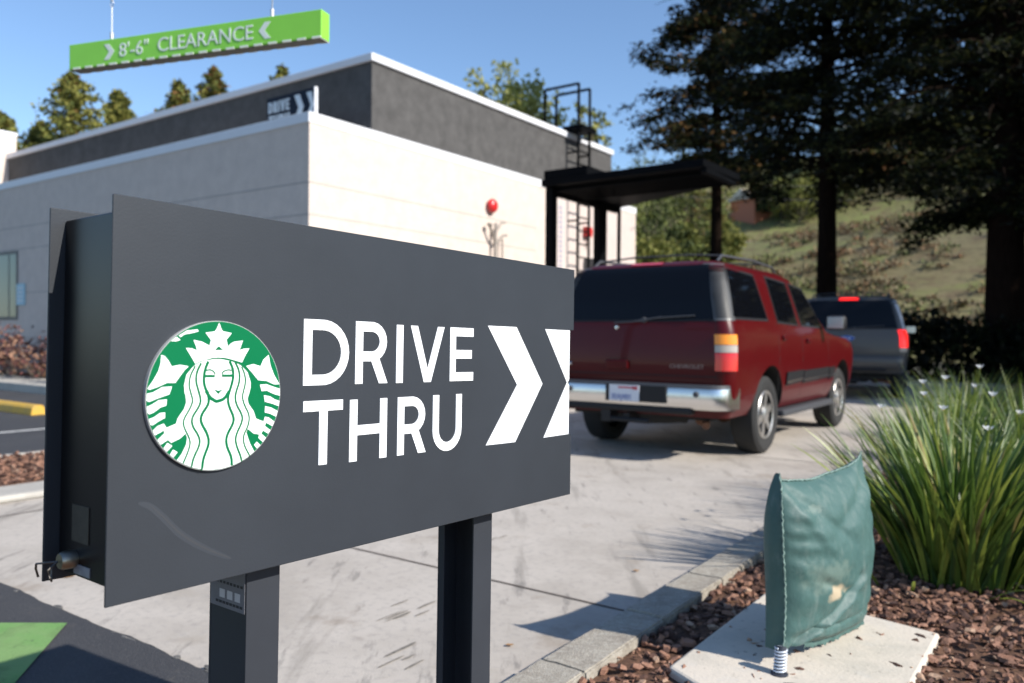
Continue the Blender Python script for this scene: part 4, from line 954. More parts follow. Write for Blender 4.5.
P0 = Vector((.884, 2.655)); P1_ = Vector((1.352, 3.055)); LW_ = (P1_ - P0).length; ang = atan2(P1_.y - P0.y, P1_.x - P0.x)
cush = thing('cushion_cover', 'worn teal vinyl insulation cushion with a pale tear, standing upright over a valve', 'insulation cover', loc=(P0.x, P0.y, .06), rz=ang)
def ztop(s):
    return .640 - .040 * (sin(pi * min(1, max(0, s)) ** .80) ** .30) + .003 * sin(s * 14) * s * (1 - s) * 4 + .020 * max(0, s - .6) ** 1 / .4 - .012 * max(0, s - .45) * (1 - s) * 4 * -1
def zbot(s): return .052 - .040 * s + .012 * sin(s * 9) * (1 - s)
def crease(s, v, x0, y0, x1, y1, w, depth, side=1):
    d = Vector((x1 - x0, y1 - y0)); p = Vector((s - x0, v - y0)); t = max(0, min(1, p.dot(d) / d.length_squared)); q = (p - d * t).length
    return depth * math.exp(-(q / w) ** 2) * (1 - .5 * t)
def cush_pt(s, v, side):
    z = zbot(s) + (ztop(s) - zbot(s)) * v
    es = 1 - abs(2 * s - 1) ** 3.2; ev = 1 - abs(2 * v - 1) ** 4
    bul = .080 * max(0, es) ** .75 * max(0, ev) ** .8
    base = .033 * (1 - v ** 8 * .75) * (1 - .75 * s ** 8)
    w = 0
    if side > 0:
        w += .006 * math.exp(-s * 7) * sin(v * 46 + 2.5 * sin(v * 9)) * min(1, s * 20)
        w += .004 * math.exp(-(1 - s) * 8) * sin(v * 38 + 1) * min(1, (1 - s) * 20)
        w += crease(s, v, .0, .98, .55, .62, .035, -.012) + crease(s, v, .98, .98, .42, .72, .04, -.014) + crease(s, v, 1, .97, .75, .45, .035, -.010) + crease(s, v, .03, .9, .30, .60, .03, .008)
        w += crease(s, v, .08, .02, .62, .40, .022, -.020) + crease(s, v, .13, .0, .66, .36, .02, .014) + crease(s, v, .25, .40, .62, .28, .03, -.012)
        w += crease(s, v, .2, .10, 1.0, .17, .014, -.014) + crease(s, v, .25, .05, 1.0, .10, .02, .008)
        w += .010 * (noise.noise(Vector((s * 3, v * 3, 1))) + .5 * noise.noise(Vector((s * 8, v * 8, 5))))
        w += .0018 * noise.noise(Vector((s * 20 + v * 6, v * 9 - s * 4, 2))) + .0012 * noise.noise(Vector((s * 38, v * 30, 8)))
        w *= min(1, 14 * min(s, 1 - s) + .15)
    y = -(base + bul + w) if side > 0 else (base + bul * .8)
    # slight waist on the sides
    x = s * LW_ + (.010 * sin(v * 3.1 * 2) * (1 - s)) - .004 * sin(v * 11) * s - .020 * s * max(0, (v - .84) / .16) ** 1.5 + .010 * (1 - s) * max(0, (v - .82) / .18) ** 1.5
    return Vector((x, y, z))
mb = MB(); NS, NV = 90, 84
for side in (1, -1):
    vs = [cush_pt(i / NS, j / NV, side) for j in range(NV + 1) for i in range(NS + 1)]
    mb.add(vs, [(j * (NS + 1) + i, j * (NS + 1) + i + 1, (j + 1) * (NS + 1) + i + 1, (j + 1) * (NS + 1) + i) for j in range(NV) for i in range(NS)])
    # gussets
for s in (0, 1):
    vs = []
    for j in range(NV + 1):
        v = j / NV; a = cush_pt(s, v, 1); b = cush_pt(s, v, -1)
        for k in range(9):
            t = k / 8; p = a.lerp(b, t); p.x += (-1 if s == 0 else 1) * .014 * sin(pi * t) * sin(pi * min(1, v * 1.1)); vs.append(p)
    mb.add(vs, [(j * 9 + k, j * 9 + k + 1, (j + 1) * 9 + k + 1, (j + 1) * 9 + k) for j in range(NV) for k in range(8)])
vs = []
for i in range(NS + 1):
    a = cush_pt(i / NS, 1, 1); b = cush_pt(i / NS, 1, -1)
    for k in range(5): vs.append(a.lerp(b, k / 4) + Vector((0, 0, .004 * sin(pi * k / 4))))
mb.add(vs, [(i * 5 + k, i * 5 + k + 1, (i + 1) * 5 + k + 1, (i + 1) * 5 + k) for i in range(NS) for k in range(4)])
co = mb.build('cushion_body', M_vinyl, cush)
bm = bmesh.new(); bm.from_mesh(co.data); bmesh.ops.remove_doubles(bm, verts=bm.verts, dist=.0006); bmesh.ops.recalc_face_normals(bm, faces=bm.faces); bm.to_mesh(co.data); bm.free()
for p in co.data.polygons: p.use_smooth = True
co.data.set_sharp_from_angle(angle=radians(60))
# seam piping
M_seam = mat('frayed_seam', (.17, .25, .22), .8, var=.4, vs=60)
mb = MB(); pts = [cush_pt(0, j / 60, 1) + Vector((-.002 + .0015 * sin(j * 1.7), -.003 + .0018 * sin(j * 2.9), 0)) for j in range(61)]
mb.tube(pts, [.0032 + .0012 * sin(j * 2.3) for j in range(61)], 6)
pts = [cush_pt(i / 60, 1, 1) + Vector((0, -.001, .004 + .0015 * sin(i * 2.1))) for i in range(61)]
mb.tube(pts, .003, 6); mb.build('seam', M_seam, cush, smooth=60)
# hanging hem flap under the right half
mb = MB(); vs = []
for i in range(41):
    s = .22 + .78 * i / 40; a = cush_pt(s, .0, 1)
    fr = .010 * abs(sin(i * 1.3)) + .006 * abs(sin(i * 3.1))
    vs += [a + Vector((0, .006, .02)), a + Vector((0, -.004, -.006)), a + Vector((.004 * sin(i), .004 * sin(i * .9), -.026 + fr))]
mb.add(vs, [(i * 3 + k, i * 3 + k + 1, (i + 1) * 3 + k + 1, (i + 1) * 3 + k) for i in range(40) for k in range(2)]); mb.build('hem', M_vinyl, cush, smooth=60)
valve = thing('valve_pipe', 'short striped blue and white pipe stub under the cushion corner', 'pipe', loc=(.880, 2.585, .058))
mb = MB(); mb.tube([(0, 0, 0), (.012, .02, .085)], .017, 14); mb.lathe([(0, .028), (.006, .028), (.008, .02)], (0, 0, .0), 16, 0, 'Z'); mb.build('pipe_body', mat('pipe_dark', (.03, .035, .05), .5), valve, smooth=50)
mb = MB()
pts = [(.0185 * cos(t * .55) + t * .00013, .0185 * sin(t * .55) + t * .00022, .008 + t * .00085) for t in range(0, 88)]
mb.tube(pts, .0032, 5); mb.build('spiral_wrap', mat('wrap_white', (.55, .60, .68), .4), valve, smooth=60)
valve2 = thing('valve_pipe', 'far pipe stub hidden behind the cushion', 'pipe', loc=(1.27, 2.99, .058)); mb = MB(); mb.tube([(0, 0, 0), (0, 0, .2)], .02, 12); mb.build('pipe_body', M_steel, valve2)

# ================================================================= LILIES
G1 = mat('blade_green', (.095, .155, .028), .42, var=.25, vs=6, spec=.5, trans=.25)
G2 = mat('blade_light', (.23, .28, .05), .42, var=.2, vs=6, spec=.5, trans=.25)
G3 = mat('blade_dark', (.035, .075, .02), .45, var=.25, vs=6, trans=.2)
G4 = mat('blade_straw', (.30, .24, .09), .7, trans=.2)
PET = mat('petal_white', (.80, .80, .84), .5, trans=.3)
PEY = mat('petal_yellow', (.7, .5, .08), .5)
def blade(mb, base, az, lean, L, w, r, mi):
    """a keeled ribbon that rises then arches outwards"""
    n = 8; p = Vector(base); d = Vector((cos(az), sin(az), 0)); side = Vector((-sin(az), cos(az), 0)); tw = r.uniform(-.5, .5)
    th = lean; seg = L / n; vs = []
    for i in range(n + 1):
        t = i / n; ww = w * (1 - t ** 3) * (.75 + .5 * min(1, t * 4)) * .5 + .0006
        s2 = (side * cos(tw * t * 2) + Vector((0, 0, 1)) * sin(tw * t * 2)).normalized()
        up = Vector((0, 0, 1)) * sin(th) - d * cos(th)
        vs += [p - s2 * ww, p + up * ww * .45, p + s2 * ww]
        p = p + (d * sin(th) + Vector((0, 0, 1)) * cos(th)) * seg
        th += (r.uniform(.01, .07) + .10 * t * lean * 2.0)
        d = (d + side * r.uniform(-.05, .05)).normalized()
    fs = []
    for i in range(n): fs += [(3 * i, 3 * i + 1, 3 * i + 4, 3 * i + 3), (3 * i + 1, 3 * i + 2, 3 * i + 5, 3 * i + 4)]
    mb.add(vs, fs, mi)
def lily(label, loc, n, spread, L0, L1, seed, flowers=(), w=.012, group='lily clumps along the drive lane', lf=.5):
    t = thing('lily_clump', label, 'plant', loc=loc, group=group); r = random.Random(seed); mb = MB()
    for i in range(n):
        az = r.uniform(0, 2 * pi); rad = spread * sqrt(r.random()); lean = .05 + lf * (rad / spread) * r.uniform(.5, 1.0) + r.uniform(0, .12)
        b = (rad * cos(az) * .8, rad * sin(az) * .8, 0)
        L = r.uniform(L0, L1) * (1 - .12 * rad / spread)
        blade(mb, b, az + r.uniform(-.7, .7), lean, L, w * r.uniform(.7, 1.2), r, r.choices([0, 1, 2, 3], [5, 3, 3.5, .35])[0])
    mb.build('leaves', [G1, G2, G3, G4], t, recalc=False)
    for k, (fx, fy, fz) in enumerate(flowers):
        f = MB(); p = Vector((fx, fy, fz)); f.tube([(fx * .3, fy * .3, 0), (fx * .75, fy * .75, fz * .6), p], .0025, 5)
        fo = f.build('stem', G2, t)
        pe = MB()
        for q in range(6):
            a = q * pi / 3 + k; l = .027 if q % 2 == 0 else .021; wd = .011
            c, s = cos(a), sin(a)
            pts = [(0, 0, 0), (c * l * .5 - s * wd, s * l * .5 + c * wd, .018), (c * l, s * l, .026), (c * l * .5 + s * wd, s * l * .5 - c * wd, .018)]
            pe.add([Vector(x) + p for x in pts], [(0, 1, 2, 3)])
        pe.lathe([(0, .004), (.006, .004), (.008, 0)], p, 6, 1, 'Z')
        po_ = pe.build('petals', [PET, PEY], fo, recalc=False)
    return t
LOC0 = Vector((1.98, 3.62, .01))
def rel(px_pts, loc): return [tuple(Vector(p) - loc) for p in px_pts]
def clump(label, x, y, n, spread, L0, L1, seed, fl=(), w=.012, lf=.45):
    loc = Vector((x, y, .01)); lily(label, loc, n, spread, L0, L1, seed, rel(fl, loc), w, lf=lf)
clump('largest lily clump with arching green blades, right behind the cushion', 2.13, 3.74, 430, .32, .60, 1.0, 11, [(2.16, 3.6, .738), (2.36, 3.9, .872), (2.226, 4.1, .786)], .021, .42)
clump('lily clump with two white flowers standing above the concrete lane edge', 2.68, 4.85, 250, .22, .6, .98, 12, [(2.07, 4.45, .761), (2.377, 4.6, .892), (2.508, 4.6, .917), (2.333, 4.5, .83)], lf=.32)
clump('lily clump at the right edge of the frame beside the largest one', 2.92, 4.35, 260, .30, .6, 1.0, 13, [(2.942, 4.6, .72)])
clump('lily clump with a tall white flower in front of the dark hedge', 3.0, 5.45, 240, .30, .6, 1.05, 14, [(2.942, 5.0, .968), (2.943, 5.05, .844)])
clump('lily clump cut by the right edge, nearest the bark chips', 2.80, 3.45, 260, .26, .5, .85, 15)
clump('lily clump further along the lane at the right edge', 3.85, 5.9, 260, .30, .6, 1.05, 16)
clump('distant lily clump beside the dark SUV lane, partly in shade', 4.3, 7.4, 240, .32, .6, 1.0, 17)
clump('farthest lily clump near the tree shade', 5.2, 9.0, 220, .35, .6, 1.0, 18)
# stray bent blades lying over the bark
mb = MB(); r = random.Random(5)
for (x, y, az, lean, L) in ((1.98, 3.42, -1.2, .9, .42), (2.18, 3.38, -.9, 1.0, .55), (1.72, 3.52, -2.0, .9, .35), (2.3, 3.45, -.5, 1.1, .5), (1.62, 3.6, -2.4, .8, .4), (2.02, 3.45, -1.5, 1.1, .33)):
    blade(mb, (x - 2.06, y - 3.72, 0), az, lean, L, .014, r, 1)
tc_ = [o for o in bpy.data.objects if o.name == 'lily_clump'][0]
mb.build('bent_leaves', [G1, G2, G3, G4], tc_, recalc=False)

# ================================================================= TREES
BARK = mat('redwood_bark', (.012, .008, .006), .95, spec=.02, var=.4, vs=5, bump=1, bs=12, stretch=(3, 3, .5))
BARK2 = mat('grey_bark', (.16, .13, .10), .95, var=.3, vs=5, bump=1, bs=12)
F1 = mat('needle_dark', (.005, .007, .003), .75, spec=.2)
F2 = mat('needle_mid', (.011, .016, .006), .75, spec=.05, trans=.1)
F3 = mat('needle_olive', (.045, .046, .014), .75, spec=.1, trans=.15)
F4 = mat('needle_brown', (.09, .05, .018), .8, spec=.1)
def cards(mb, c, n, rx, rz, ls, r, wts, droop=.3, aspect=.4, hole=None, wo=0, thr_=-.12):
    """leaf-sized quads scattered round point c"""
    cx, cy, cz = c
    if hole is not None and noise.noise(Vector((cx * hole + 17, cy * hole, cz * hole * 1.5 + wo))) < thr_: return
    for _ in range(n):
        x = cx + r.gauss(0, rx * .5); y = cy + r.gauss(0, rx * .5); z = cz + r.gauss(0, rz * .5) - droop * rz * r.random()
        a = r.uniform(0, 6.283); e = r.uniform(-1.0, .5); s = ls * r.uniform(.6, 1.4)
        ux, uy, uz = cos(a) * cos(e) * s, sin(a) * cos(e) * s, sin(e) * s
        b = r.uniform(0, 3.14); px_, py_, pz = -sin(a) * cos(b), cos(a) * cos(b), sin(b); k = s * aspect
        px_ *= k; py_ *= k; pz *= k
        i = len(mb.v)
        mb.v += [(x, y, z), (x + ux * .5 + px_, y + uy * .5 + py_, z + uz * .5 + pz), (x + ux, y + uy, z + uz), (x + ux * .5 - px_, y + uy * .5 - py_, z + uz * .5 - pz)]
        mb.f.append([i, i + 1, i + 2, i + 3]); mb.m.append(wts[int(r.random() * len(wts))])
def redwood(label, loc, h, z0, rt, cr, seed, nb, per, nl, ls, wts=(0, 0, 0, 1, 1, 2), lean=0, group='tall redwoods behind the drive lane', top=.25, name='redwood_tree', bark=None, skew=None):
    t = thing(name, label, 'tree', loc=loc, group=group); r = random.Random(seed)
    tm = MB(); n = 14; pts = []; rad = []
    for i in range(n + 1):
        f = i / n; pts.append((.12 * sin(f * 5 + seed) * f, .12 * cos(f * 4 + seed) * f, h * f - .1 * (i == 0))); rad.append(rt * (1 - f * .86) * (1.35 if i == 0 else 1))
    tm.tube(pts, rad, 16)
    fm = MB()
    for k in range(nb):
        f = (k + r.random()) / nb; z = z0 + (h - z0) * f
        reach = cr * (1 - (1 - top) * f ** 1.3) * r.uniform(.65, 1.1) * (0.55 + .45 * min(1, f * 8))
        az = k * 2.399 + r.uniform(-.5, .5)
        if skew: reach *= 1 + skew[1] * cos(az - skew[0])
        dz = r.uniform(-.22, .12) * reach
        bp_ = []
        for j in range(6):
            s = j / 5; bp_.append((cos(az + .1 * s) * reach * s, sin(az + .1 * s) * reach * s, z + dz * s + .10 * reach * sin(s * pi) - .08 * reach * s * s))
        tm.tube(bp_, [max(.008, rt * .17 * (1 - s_ / 5.5)) for s_ in range(6)], 5, cap=False)
        for j in range(per):
            s = .18 + .82 * ((j + r.random()) / per); a2 = az + r.uniform(-.38, .38) * (1.2 - s * .3)
            q = (cos(a2) * reach * s, sin(a2) * reach * s, z + dz * s + .08 * reach * sin(s * pi) - .08 * reach * s * s - r.random() * .25)
            cards(fm, q, nl, reach * .12 + .10, .17, ls, r, wts if r.random() < .75 else wts[len(wts) // 2:], .8, .2, .55, loc[0])
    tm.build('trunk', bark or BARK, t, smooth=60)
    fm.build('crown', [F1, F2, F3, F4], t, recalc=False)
    return t
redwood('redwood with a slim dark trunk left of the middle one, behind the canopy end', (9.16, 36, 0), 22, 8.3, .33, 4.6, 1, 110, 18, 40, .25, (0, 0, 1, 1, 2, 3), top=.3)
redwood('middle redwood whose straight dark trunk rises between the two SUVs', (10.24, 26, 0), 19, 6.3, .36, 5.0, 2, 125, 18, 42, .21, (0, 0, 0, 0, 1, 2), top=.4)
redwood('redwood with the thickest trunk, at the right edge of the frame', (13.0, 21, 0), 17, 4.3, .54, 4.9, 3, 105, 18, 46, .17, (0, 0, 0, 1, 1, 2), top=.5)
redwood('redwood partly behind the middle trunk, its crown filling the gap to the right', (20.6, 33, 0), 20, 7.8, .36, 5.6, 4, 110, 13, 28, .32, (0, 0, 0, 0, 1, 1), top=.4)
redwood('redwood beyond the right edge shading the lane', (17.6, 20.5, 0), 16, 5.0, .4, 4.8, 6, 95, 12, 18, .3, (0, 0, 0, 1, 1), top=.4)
# smaller tree out of frame to the right that shades the lane ahead
def broad(label, loc, h, cr, z0, seed, nclump, nl, ls, mats, rt=.15, name='shade_tree', group=None, sq=.8, gap=0):
    t = thing(name, label, 'tree', loc=loc, group=group); r = random.Random(seed); tm = MB(); fm = MB()
    cz = (h + z0) / 2; rz_ = (h - z0) / 2
    tm.tube([(0, 0, -.1), (.05, 0, z0 * .6), (.0, .1, z0), (.1, .05, cz)], [rt * 1.3, rt, rt * .85, rt * .4], 10)
    for k in range(nclump):
        a = r.uniform(0, 6.283); u = r.uniform(-1, 1); q = r.random() ** (1 / 2.2)
        x = cos(a) * sqrt(1 - u * u) * cr * q; y = sin(a) * sqrt(1 - u * u) * cr * q; z = cz + u * rz_ * q * (1 + .15 * sin(a * 3 + seed))
        x *= 1 + .2 * noise.noise(Vector((a, u, seed))); 
        if k % 3 == 0: tm.tube([(0, 0, z0 + (z - z0) * .2 if z > z0 else z0 * .7), (x * .5, y * .5, (z + z0) / 2 + .2), (x, y, z)], [rt * .35, rt * .18, .01], 5, cap=False)
        cards(fm, (x, y, z), nl, cr * .16, cr * .14, ls, r, (0, 0, 1) if r.random() < .5 else (1, 2, 2), .1, .5)
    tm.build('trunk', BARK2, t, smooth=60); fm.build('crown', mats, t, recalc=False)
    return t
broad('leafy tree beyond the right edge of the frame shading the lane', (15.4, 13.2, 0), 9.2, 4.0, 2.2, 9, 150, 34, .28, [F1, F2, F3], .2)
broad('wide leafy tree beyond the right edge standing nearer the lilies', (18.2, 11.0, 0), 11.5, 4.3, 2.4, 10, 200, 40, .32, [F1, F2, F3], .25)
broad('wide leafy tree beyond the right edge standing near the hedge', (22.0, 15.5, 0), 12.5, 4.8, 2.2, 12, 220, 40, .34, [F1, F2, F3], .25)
# conifers behind the building on the left
L1_ = mat('leaf_olive', (.23, .22, .055), .8, spec=.2, trans=.2); L2_ = mat('leaf_dark_olive', (.10, .12, .032), .8, spec=.2, trans=.1); L3_ = mat('leaf_brown', (.17, .085, .03), .8, spec=.2, trans=.2)
def spire(label, px, dist, ztop_, cr, seed, brown=.2, z0=4):
    x = (px - 512) / 796 * dist
    t = thing('conifer_tree', label, 'tree', loc=(x, dist, 0), group='conifers showing above the building roof'); r = random.Random(seed); fm = MB(); tm = MB()
    tm.tube([(0, 0, -.1), (0, 0, ztop_ - .3)], [.35, .03], 10)
    nb = 110
    for k in range(nb):
        f = (k + r.random()) / nb; z = z0 + (ztop_ - z0) * f; R_ = cr * min(1, ((1 - f) * 4.6) ** .75 + .05) * r.uniform(.6, 1.1); az = k * 2.4
        for j in range(6):
            s = .2 + .8 * j / 5
            cards(fm, (cos(az) * R_ * s, sin(az) * R_ * s, z + .12 * R_ * s), 16, R_ * .18 + .14, .3, .28, r, (0, 1, 1, 2) if r.random() < brown else (0, 0, 1), 0)
        tm.tube([(0, 0, z), (cos(az) * R_ * .8, sin(az) * R_ * .8, z + .1 * R_)], [.05, .01], 4, cap=False)
    tm.build('trunk', BARK2, t); fm.build('crown', [L1_, L2_, L3_], t, recalc=False)
spire('tallest rounded conifer above the left end of the roof', 72, 52, 17.8, 2.1, 1)
spire('conifer just right of the tallest one above the roof', 118, 55, 17.6, 1.5, 2)
spire('low conifer showing at the foot of the left trees', 40, 55, 15.4, 1.5, 3)
spire('small brownish conifer under the left half of the green bar', 178, 52, 17.3, 1.6, 4, .9)
spire('taller brownish conifer under the middle of the green bar', 213, 54, 18.8, 1.8, 5, .8)
spire('tip of a conifer above the roof left of the upper corner', 281, 52, 18.3, 1.1, 6, .3)
spire('conifer tip at the far left edge above the white tower', 2, 50, 14.6, 1.3, 7, .2)
Y1 = mat('leaf_yellow_green', (.38, .37, .10), .7, trans=.35); Y2 = mat('leaf_mid_green', (.24, .25, .07), .7, trans=.3)
broad('airy yellow green tree rising behind the upper roof', (-.25, 42, 0), 15.0, 3.1, 8.6, 21, 200, 28, .26, [Y2, Y1, Y1], .2, name='broadleaf_tree')
broad('small green tree showing behind the ladder handrails', (4.2, 44, 0), 14.3, 1.3, 10.5, 22, 40, 14, .24, [L2_, Y2, Y1], .15, name='broadleaf_tree')

# red shrubs along the shaded wall
R1 = mat('shrub_red', (.16, .06, .05), .8, trans=.2); R2 = mat('shrub_plum', (.09, .045, .045), .8); R3 = mat('shrub_tan', (.24, .13, .08), .8)
def shrub(label, loc, rx, h, seed, n, mats, name='shrub', group=None, ls=.09, wts=(0, 1, 2)):
    t = thing(name, label, 'shrub', loc=loc, group=group); r = random.Random(seed); fm = MB(); tm = MB()
    for k in range(n):
        a = r.uniform(0, 6.283); q = sqrt(r.random()); x = cos(a) * rx * q; y = sin(a) * rx * q * .7; z = h * (.15 + .8 * r.random() * (1 - .5 * q * q)) * (1 + .2 * sin(a * 2 + seed))
        if k % 4 == 0: tm.tube([(x * .2, y * .2, 0), (x * .7, y * .7, z * .6), (x, y, z)], [.02, .012, .004], 4, cap=False)
        cards(fm, (x, y, z), 16, rx * .25, h * .18, ls, r, wts, 0, .4)
    tm.build('stems', BARK2, t); fm.build('foliage', mats, t, recalc=False)
    return t
for k, (n_, d_, h_, lab) in enumerate(((-21.3, 7.9, 1.05, 'reddish shrub at the left edge below the window'), (-19.2, 7.9, 1.15, 'bushiest red shrub on the bed, right of the window'), (-17.9, 7.95, .95, 'red shrub next to the sign back panel'), (-15.6, 7.9, 1.0, 'red shrub hidden behind the sign'), (-23.4, 7.9, 1.0, 'red shrub beyond the left edge'))):
    shrub(lab, nd(n_, d_, .19), .75, h_, 30 + k, 44, [R1, R2, R3], 'red_shrub', 'red shrubs along the shaded wall')
nt_ = thing('parking_notice', 'small pale blue notice fixed to the wall beside the window', 'notice', mat3=Matrix.Translation(nd(-20.23, 8.57, 1.76)) @ RND)
mb = MB(); mb.bx(-.2, .2, -.03, -.005, 0, .5); mb.build('plate', M_notice, nt_); mb = MB()
for k in range(4): mb.bx(-.14, .14, -.034, -.03, .08 + k * .1, .12 + k * .1)
mb.build('notice_lines', mat('notice_white', (.6, .65, .68), .6), nt_)

# hedge across the end of the lane
hd = thing('hedge', 'dark clipped hedge behind the waiting SUV at the end of the lane', 'hedge', mat3=Matrix.Translation(nd(0, 24.2, 0)) @ RND)
hm = MB(); r = random.Random(77); n_ = -9.5
while n_ < 20:
    for z in (.25, .7, 1.1, 1.4):
        for q in (-.35, .15): cards(hm, (n_ + r.uniform(-.1, .1), q, z + .12 * sin(n_ * 1.3) + r.uniform(-.08, .08)), 40, .45, .35, .14, r, (0, 0, 1), 0, .6)
    n_ += .28
hm.build('foliage', [F1, F2, F3], hd, recalc=False)  # near-black foliage: part of the tree shade is put into its colour

# ================================================================= HILLSIDE
def hill_h(x, y):
    th_ = atan2(x, y); dd = sqrt(x * x + y * y)
    f = max(0, min(1, (dd - 42) / 60)); sm = f * f * (3 - 2 * f)
    bench = 12.2 + 3.2 * max(-1, min(1.5, (th_ - .29) / .2))
    z = bench * sm
    f2 = max(0, min(1, (dd - 100) / 68)); z += f2 * f2 * (3 - 2 * f2) * 22
    k = max(0, min(1, (th_ + .05) / .16)); z *= k * k * (3 - 2 * k)
    z += (noise.noise(Vector((x * .035, y * .035, 0))) * 1.6 + noise.noise(Vector((x * .12, y * .12, 3))) * .5) * sm * k
    return z - .05
mb = MB(); NX, NY = 130, 110; vs = []
for j in range(NY + 1):
    dd = 36 + (230 - 36) * (j / NY) ** 1.2
    for i in range(NX + 1):
        th_ = -.12 + 1.25 * i / NX; x, y = dd * sin(th_), dd * cos(th_); vs.append((x, y, hill_h(x, y)))
mb.add(vs, [(j * (NX + 1) + i, j * (NX + 1) + i + 1, (j + 1) * (NX + 1) + i + 1, (j + 1) * (NX + 1) + i) for j in range(NY) for i in range(NX)])
tag(mb.build('hill', M_hill, smooth=180), kind='structure')
# pale track along the bench
tm = MB(); vs = []
for i in range(61):
    th_ = .27 + .5 * i / 60
    for dd in (100.5, 104):
        x, y = dd * sin(th_), dd * cos(th_); vs.append((x, y, hill_h(x, y) + .25))
tm.add(vs, [(2 * i, 2 * i + 1, 2 * i + 3, 2 * i + 2) for i in range(60)]); tag(tm.build('hill_track', mat('track_dust', (.32, .29, .20), .9, var=.3, vs=.3)), kind='structure')
S1 = mat('scrub_grey', (.19, .16, .10), .9, spec=.1); S2 = mat('scrub_rust', (.21, .125, .07), .9, spec=.1); S3 = mat('scrub_green', (.14, .155, .06), .9, spec=.1)
sm_ = MB(); r = random.Random(50)
for k in range(1000):
    th_ = r.uniform(.05, .85); dd = 44 + 62 * r.random() ** .8; x, y = dd * sin(th_), dd * cos(th_)
    if noise.noise(Vector((x * .07, y * .07, 9))) < -.05 and r.random() < .8: continue
    s = r.uniform(.3, 1.15); w = [(0, 0, 1), (0, 1, 1), (0, 2, 2)][int(r.random() * 3)]
    cards(sm_, (x, y, hill_h(x, y) + s * .35), int(110 * s), s * 1.1, s * .5, .20, r, w, 0, .6)
tag(sm_.build('hill_scrub', [S1, S2, S3], recalc=False), 'low tan and rust scrub scattered over the sunny hillside', 'scrub', kind='stuff')
# hillside trees
H1 = mat('hill_green', (.12, .14, .035), .8, spec=.2, trans=.15); H2 = mat('hill_dark', (.06, .075, .025), .8, spec=.2); H3 = mat('hill_olive', (.20, .20, .055), .8, spec=.2, trans=.2)
HB = mat('hill_rust', (.19, .085, .03), .8, spec=.2, trans=.2)
hl = [(640, 62, 8, 3.4, 2, 'olive tree on the hill foot, just right of the white wall end'), (668, 66, 7.5, 3.2, 1, 'round green tree on the hill left of the slim trunk'), (697, 70, 7.0, 2.8, 0, 'dark green tree touching the slim redwood trunk on its left'), (720, 76, 5.0, 2.4, 2, 'yellow green bush on the hill right of the slim trunk'),
      (655, 92, 15, 6.0, 1, 'large tree high on the hill behind the canopy'), (690, 96, 15, 5.0, 0, 'broad tree high on the hill under the canopy tip'), (782, 118, 8.5, 4.6, 1, 'dark tree right of the pale roofed hillside house'), (798, 114, 9, 4.2, 2, 'bright tree on the ridge just left of the middle trunk'),
      (836, 116, 9, 4.0, 1, 'dense dark tree on the ridge right of the middle trunk'), (878, 120, 10, 4.2, 3, 'rust brown tree on the ridge beside the dense dark one'), (912, 122, 10, 4.6, 0, 'olive tree at the right end of the pale track'), (950, 126, 12, 5.5, 1, 'tree on the ridge partly behind drooping redwood branches'),
      (990, 120, 12, 5.5, 0, 'tree on the ridge behind the thick right trunk'), (706, 112, 10, 4.0, 3, 'rust leaved tree left of the hillside house'), (625, 70, 13, 5.0, 1, 'tall dark tree just behind the end of the white wall'), (1020, 110, 12, 5.5, 1, 'ridge tree at the right frame edge'), (830, 135, 12, 5, 1, 'ridge tree behind the middle trunk'), (600, 80, 13, 5, 0, 'hill tree hidden behind the canopy')]
for k, (px, dd, h_, cr_, kind_, lab) in enumerate(hl):
    x = (px - 512) / 796 * dd; y = dd
    ms = [[H2, H1, H3], [H2, H2, H1], [H1, H3, H3], [H1, HB, HB]][kind_]
    broad(lab, (x, y, hill_h(x, y) - .3), h_ * .85, cr_, .3, 60 + k, 110, 34, .30, ms, .22, 'hillside_tree', 'trees on the hillside')
# houses on the hill
def house(label, px, dd, w, dp, hh, wallc, roofc, rz):
    x = (px - 512) / 796 * dd; z = hill_h(x, dd)
    t = thing('hillside_house', label, 'house', loc=(x, dd, z), rz=rz)
    mb = MB(); mb.bx(-w / 2, w / 2, -dp / 2, dp / 2, -2, hh); wl = mb.build('wall', wallc, t)
    mb = MB(); mb.prism([(-dp / 2 - .5, hh), (0, hh + 1.7), (dp / 2 + .5, hh)], lambda a, b, h: (h, a, b), -w / 2 - .5, w / 2 + .5); rf = mb.build('roof', roofc, t)
    mb = MB(); mb.bx(w * .2, w * .2 + .7, -.4, .4, hh + .9, hh + 2.4); mb.build('chimney', wallc, rf)
    for q in (-.32, 0, .3):
        mb = MB(); mb.bx(w * q - .6, w * q + .6, -dp / 2 - .04, -dp / 2 + .02, hh - 2.0, hh - .8); mb.build('window', CARGLASS, t)
house('orange walled house with a pale roof on the hill left of the middle trunk', 752, 122, 4.6, 5, 2.2, mat('house_orange', (.42, .15, .08), .8), mat('roof_pale', (.60, .52, .42), .8), .5)
house('pale roofed house on the ridge just right of the middle trunk', 858, 150, 9, 7, 3, mat('house_tan', (.45, .38, .30), .8), mat('roof_grey', (.55, .55, .55), .8), .2)
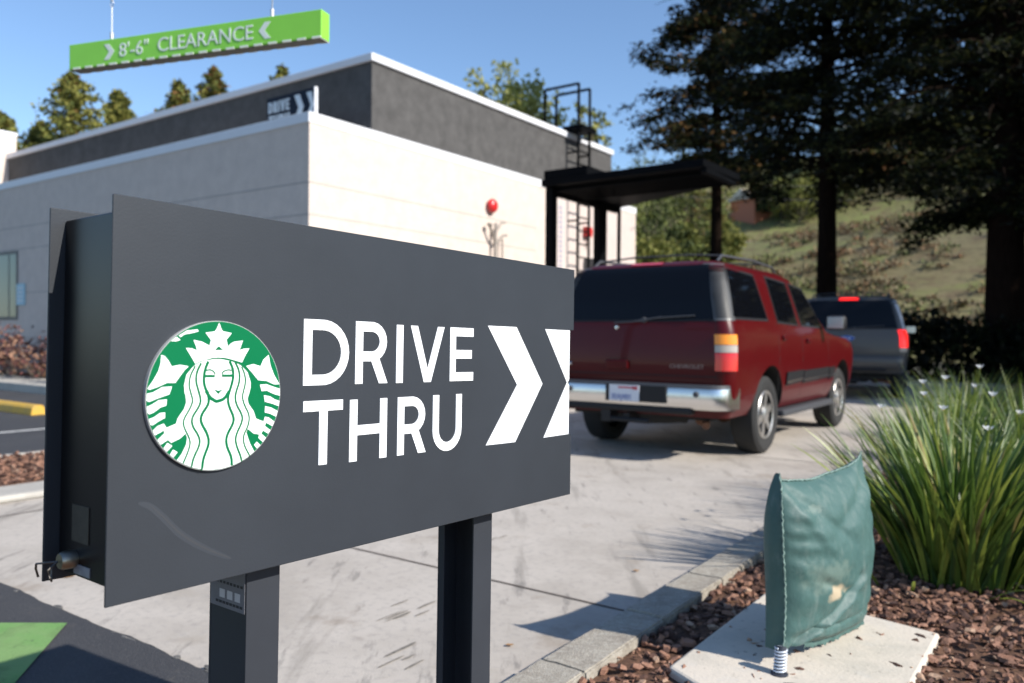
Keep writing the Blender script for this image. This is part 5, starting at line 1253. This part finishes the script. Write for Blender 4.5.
# overhead wires with their poles
def wire(label, z0_, z1_, y):
    mb = MB(); xa, xb = 3, 34; pts = []
    for i in range(25):
        f = i / 24; pts.append((xa + (xb - xa) * f, y + 4 * f, z0_ + (z1_ - z0_) * f - 1.2 * 4 * f * (1 - f) * .5))
    mb.tube(pts, .028, 5); o = mb.build('overhead_wire', CARGLASS if False else mat('wire_black', (.02, .02, .02), .6)); tag(o, label, 'wire', 'overhead wires crossing in front of the hill')
wire('upper overhead wire crossing in front of the hill trees', 9.9, 11.0, 44); wire('lower overhead wire crossing in front of the hill trees', 9.2, 10.1, 44)
for x, y, h_, lab in ((3, 44, 10.9, 'utility pole behind the canopy carrying the wires'), (34, 48, 11.9, 'utility pole behind the right trees carrying the wires')):
    t = thing('utility_pole', lab, 'utility pole', loc=(x, y, 0)); mb = MB(); mb.tube([(0, 0, -.2), (0, 0, h_)], [.16, .11], 10); mb.build('pole', BARK2, t); mb = MB(); mb.bx(-.06, .06, -1.1, 1.1, h_ - 1.3, h_ - 1.15); mb.build('crossarm', BARK2, t)

# ================================================================= LIGHT, SKY, CAMERA
AZ = atan2(.862, -.507); EL_ = radians(34.6)
w = bpy.data.worlds.new('World'); scene.world = w; w.use_nodes = True; nt = w.node_tree
sky = nt.nodes.new('ShaderNodeTexSky'); sky.sky_type = 'NISHITA'; sky.sun_disc = False; sky.sun_elevation = EL_; sky.sun_rotation = AZ
sky.air_density = 1.0; sky.dust_density = .15; sky.ozone_density = 4.0; sky.altitude = 50
nt.links.new(sky.outputs[0], nt.nodes['Background'].inputs[0]); nt.nodes['Background'].inputs[1].default_value = .125
sd = bpy.data.lights.new('sun', 'SUN'); sd.energy = 4.7; sd.angle = radians(.55); sd.color = (1, .94, .85)
so = bpy.data.objects.new('sun', sd); COL.objects.link(so)
dv = Vector((.862 * cos(EL_), -.507 * cos(EL_), sin(EL_))); so.rotation_euler = dv.to_track_quat('Z', 'Y').to_euler(); so.location = (0, 0, 30)

cd = bpy.data.cameras.new('camera'); cam = bpy.data.objects.new('camera', cd); COL.objects.link(cam)
cd.sensor_width = 36; cd.lens = 796 / 1024 * 36; cd.clip_end = 5000; cd.clip_start = .05
pitch = atan2(7, 796); roll = radians(.45)
cam.matrix_world = Matrix.Translation((0, 0, 1.16)) @ Matrix.Rotation(pi / 2 - pitch, 4, 'X') @ Matrix.Rotation(roll, 4, 'Z')
cd.dof.use_dof = True; cd.dof.focus_distance = 1.42; cd.dof.aperture_fstop = 3.9
scene.camera = cam
vs_ = scene.view_settings; vs_.view_transform = 'Standard'; vs_.look = 'None'; vs_.exposure = .62; vs_.gamma = 1
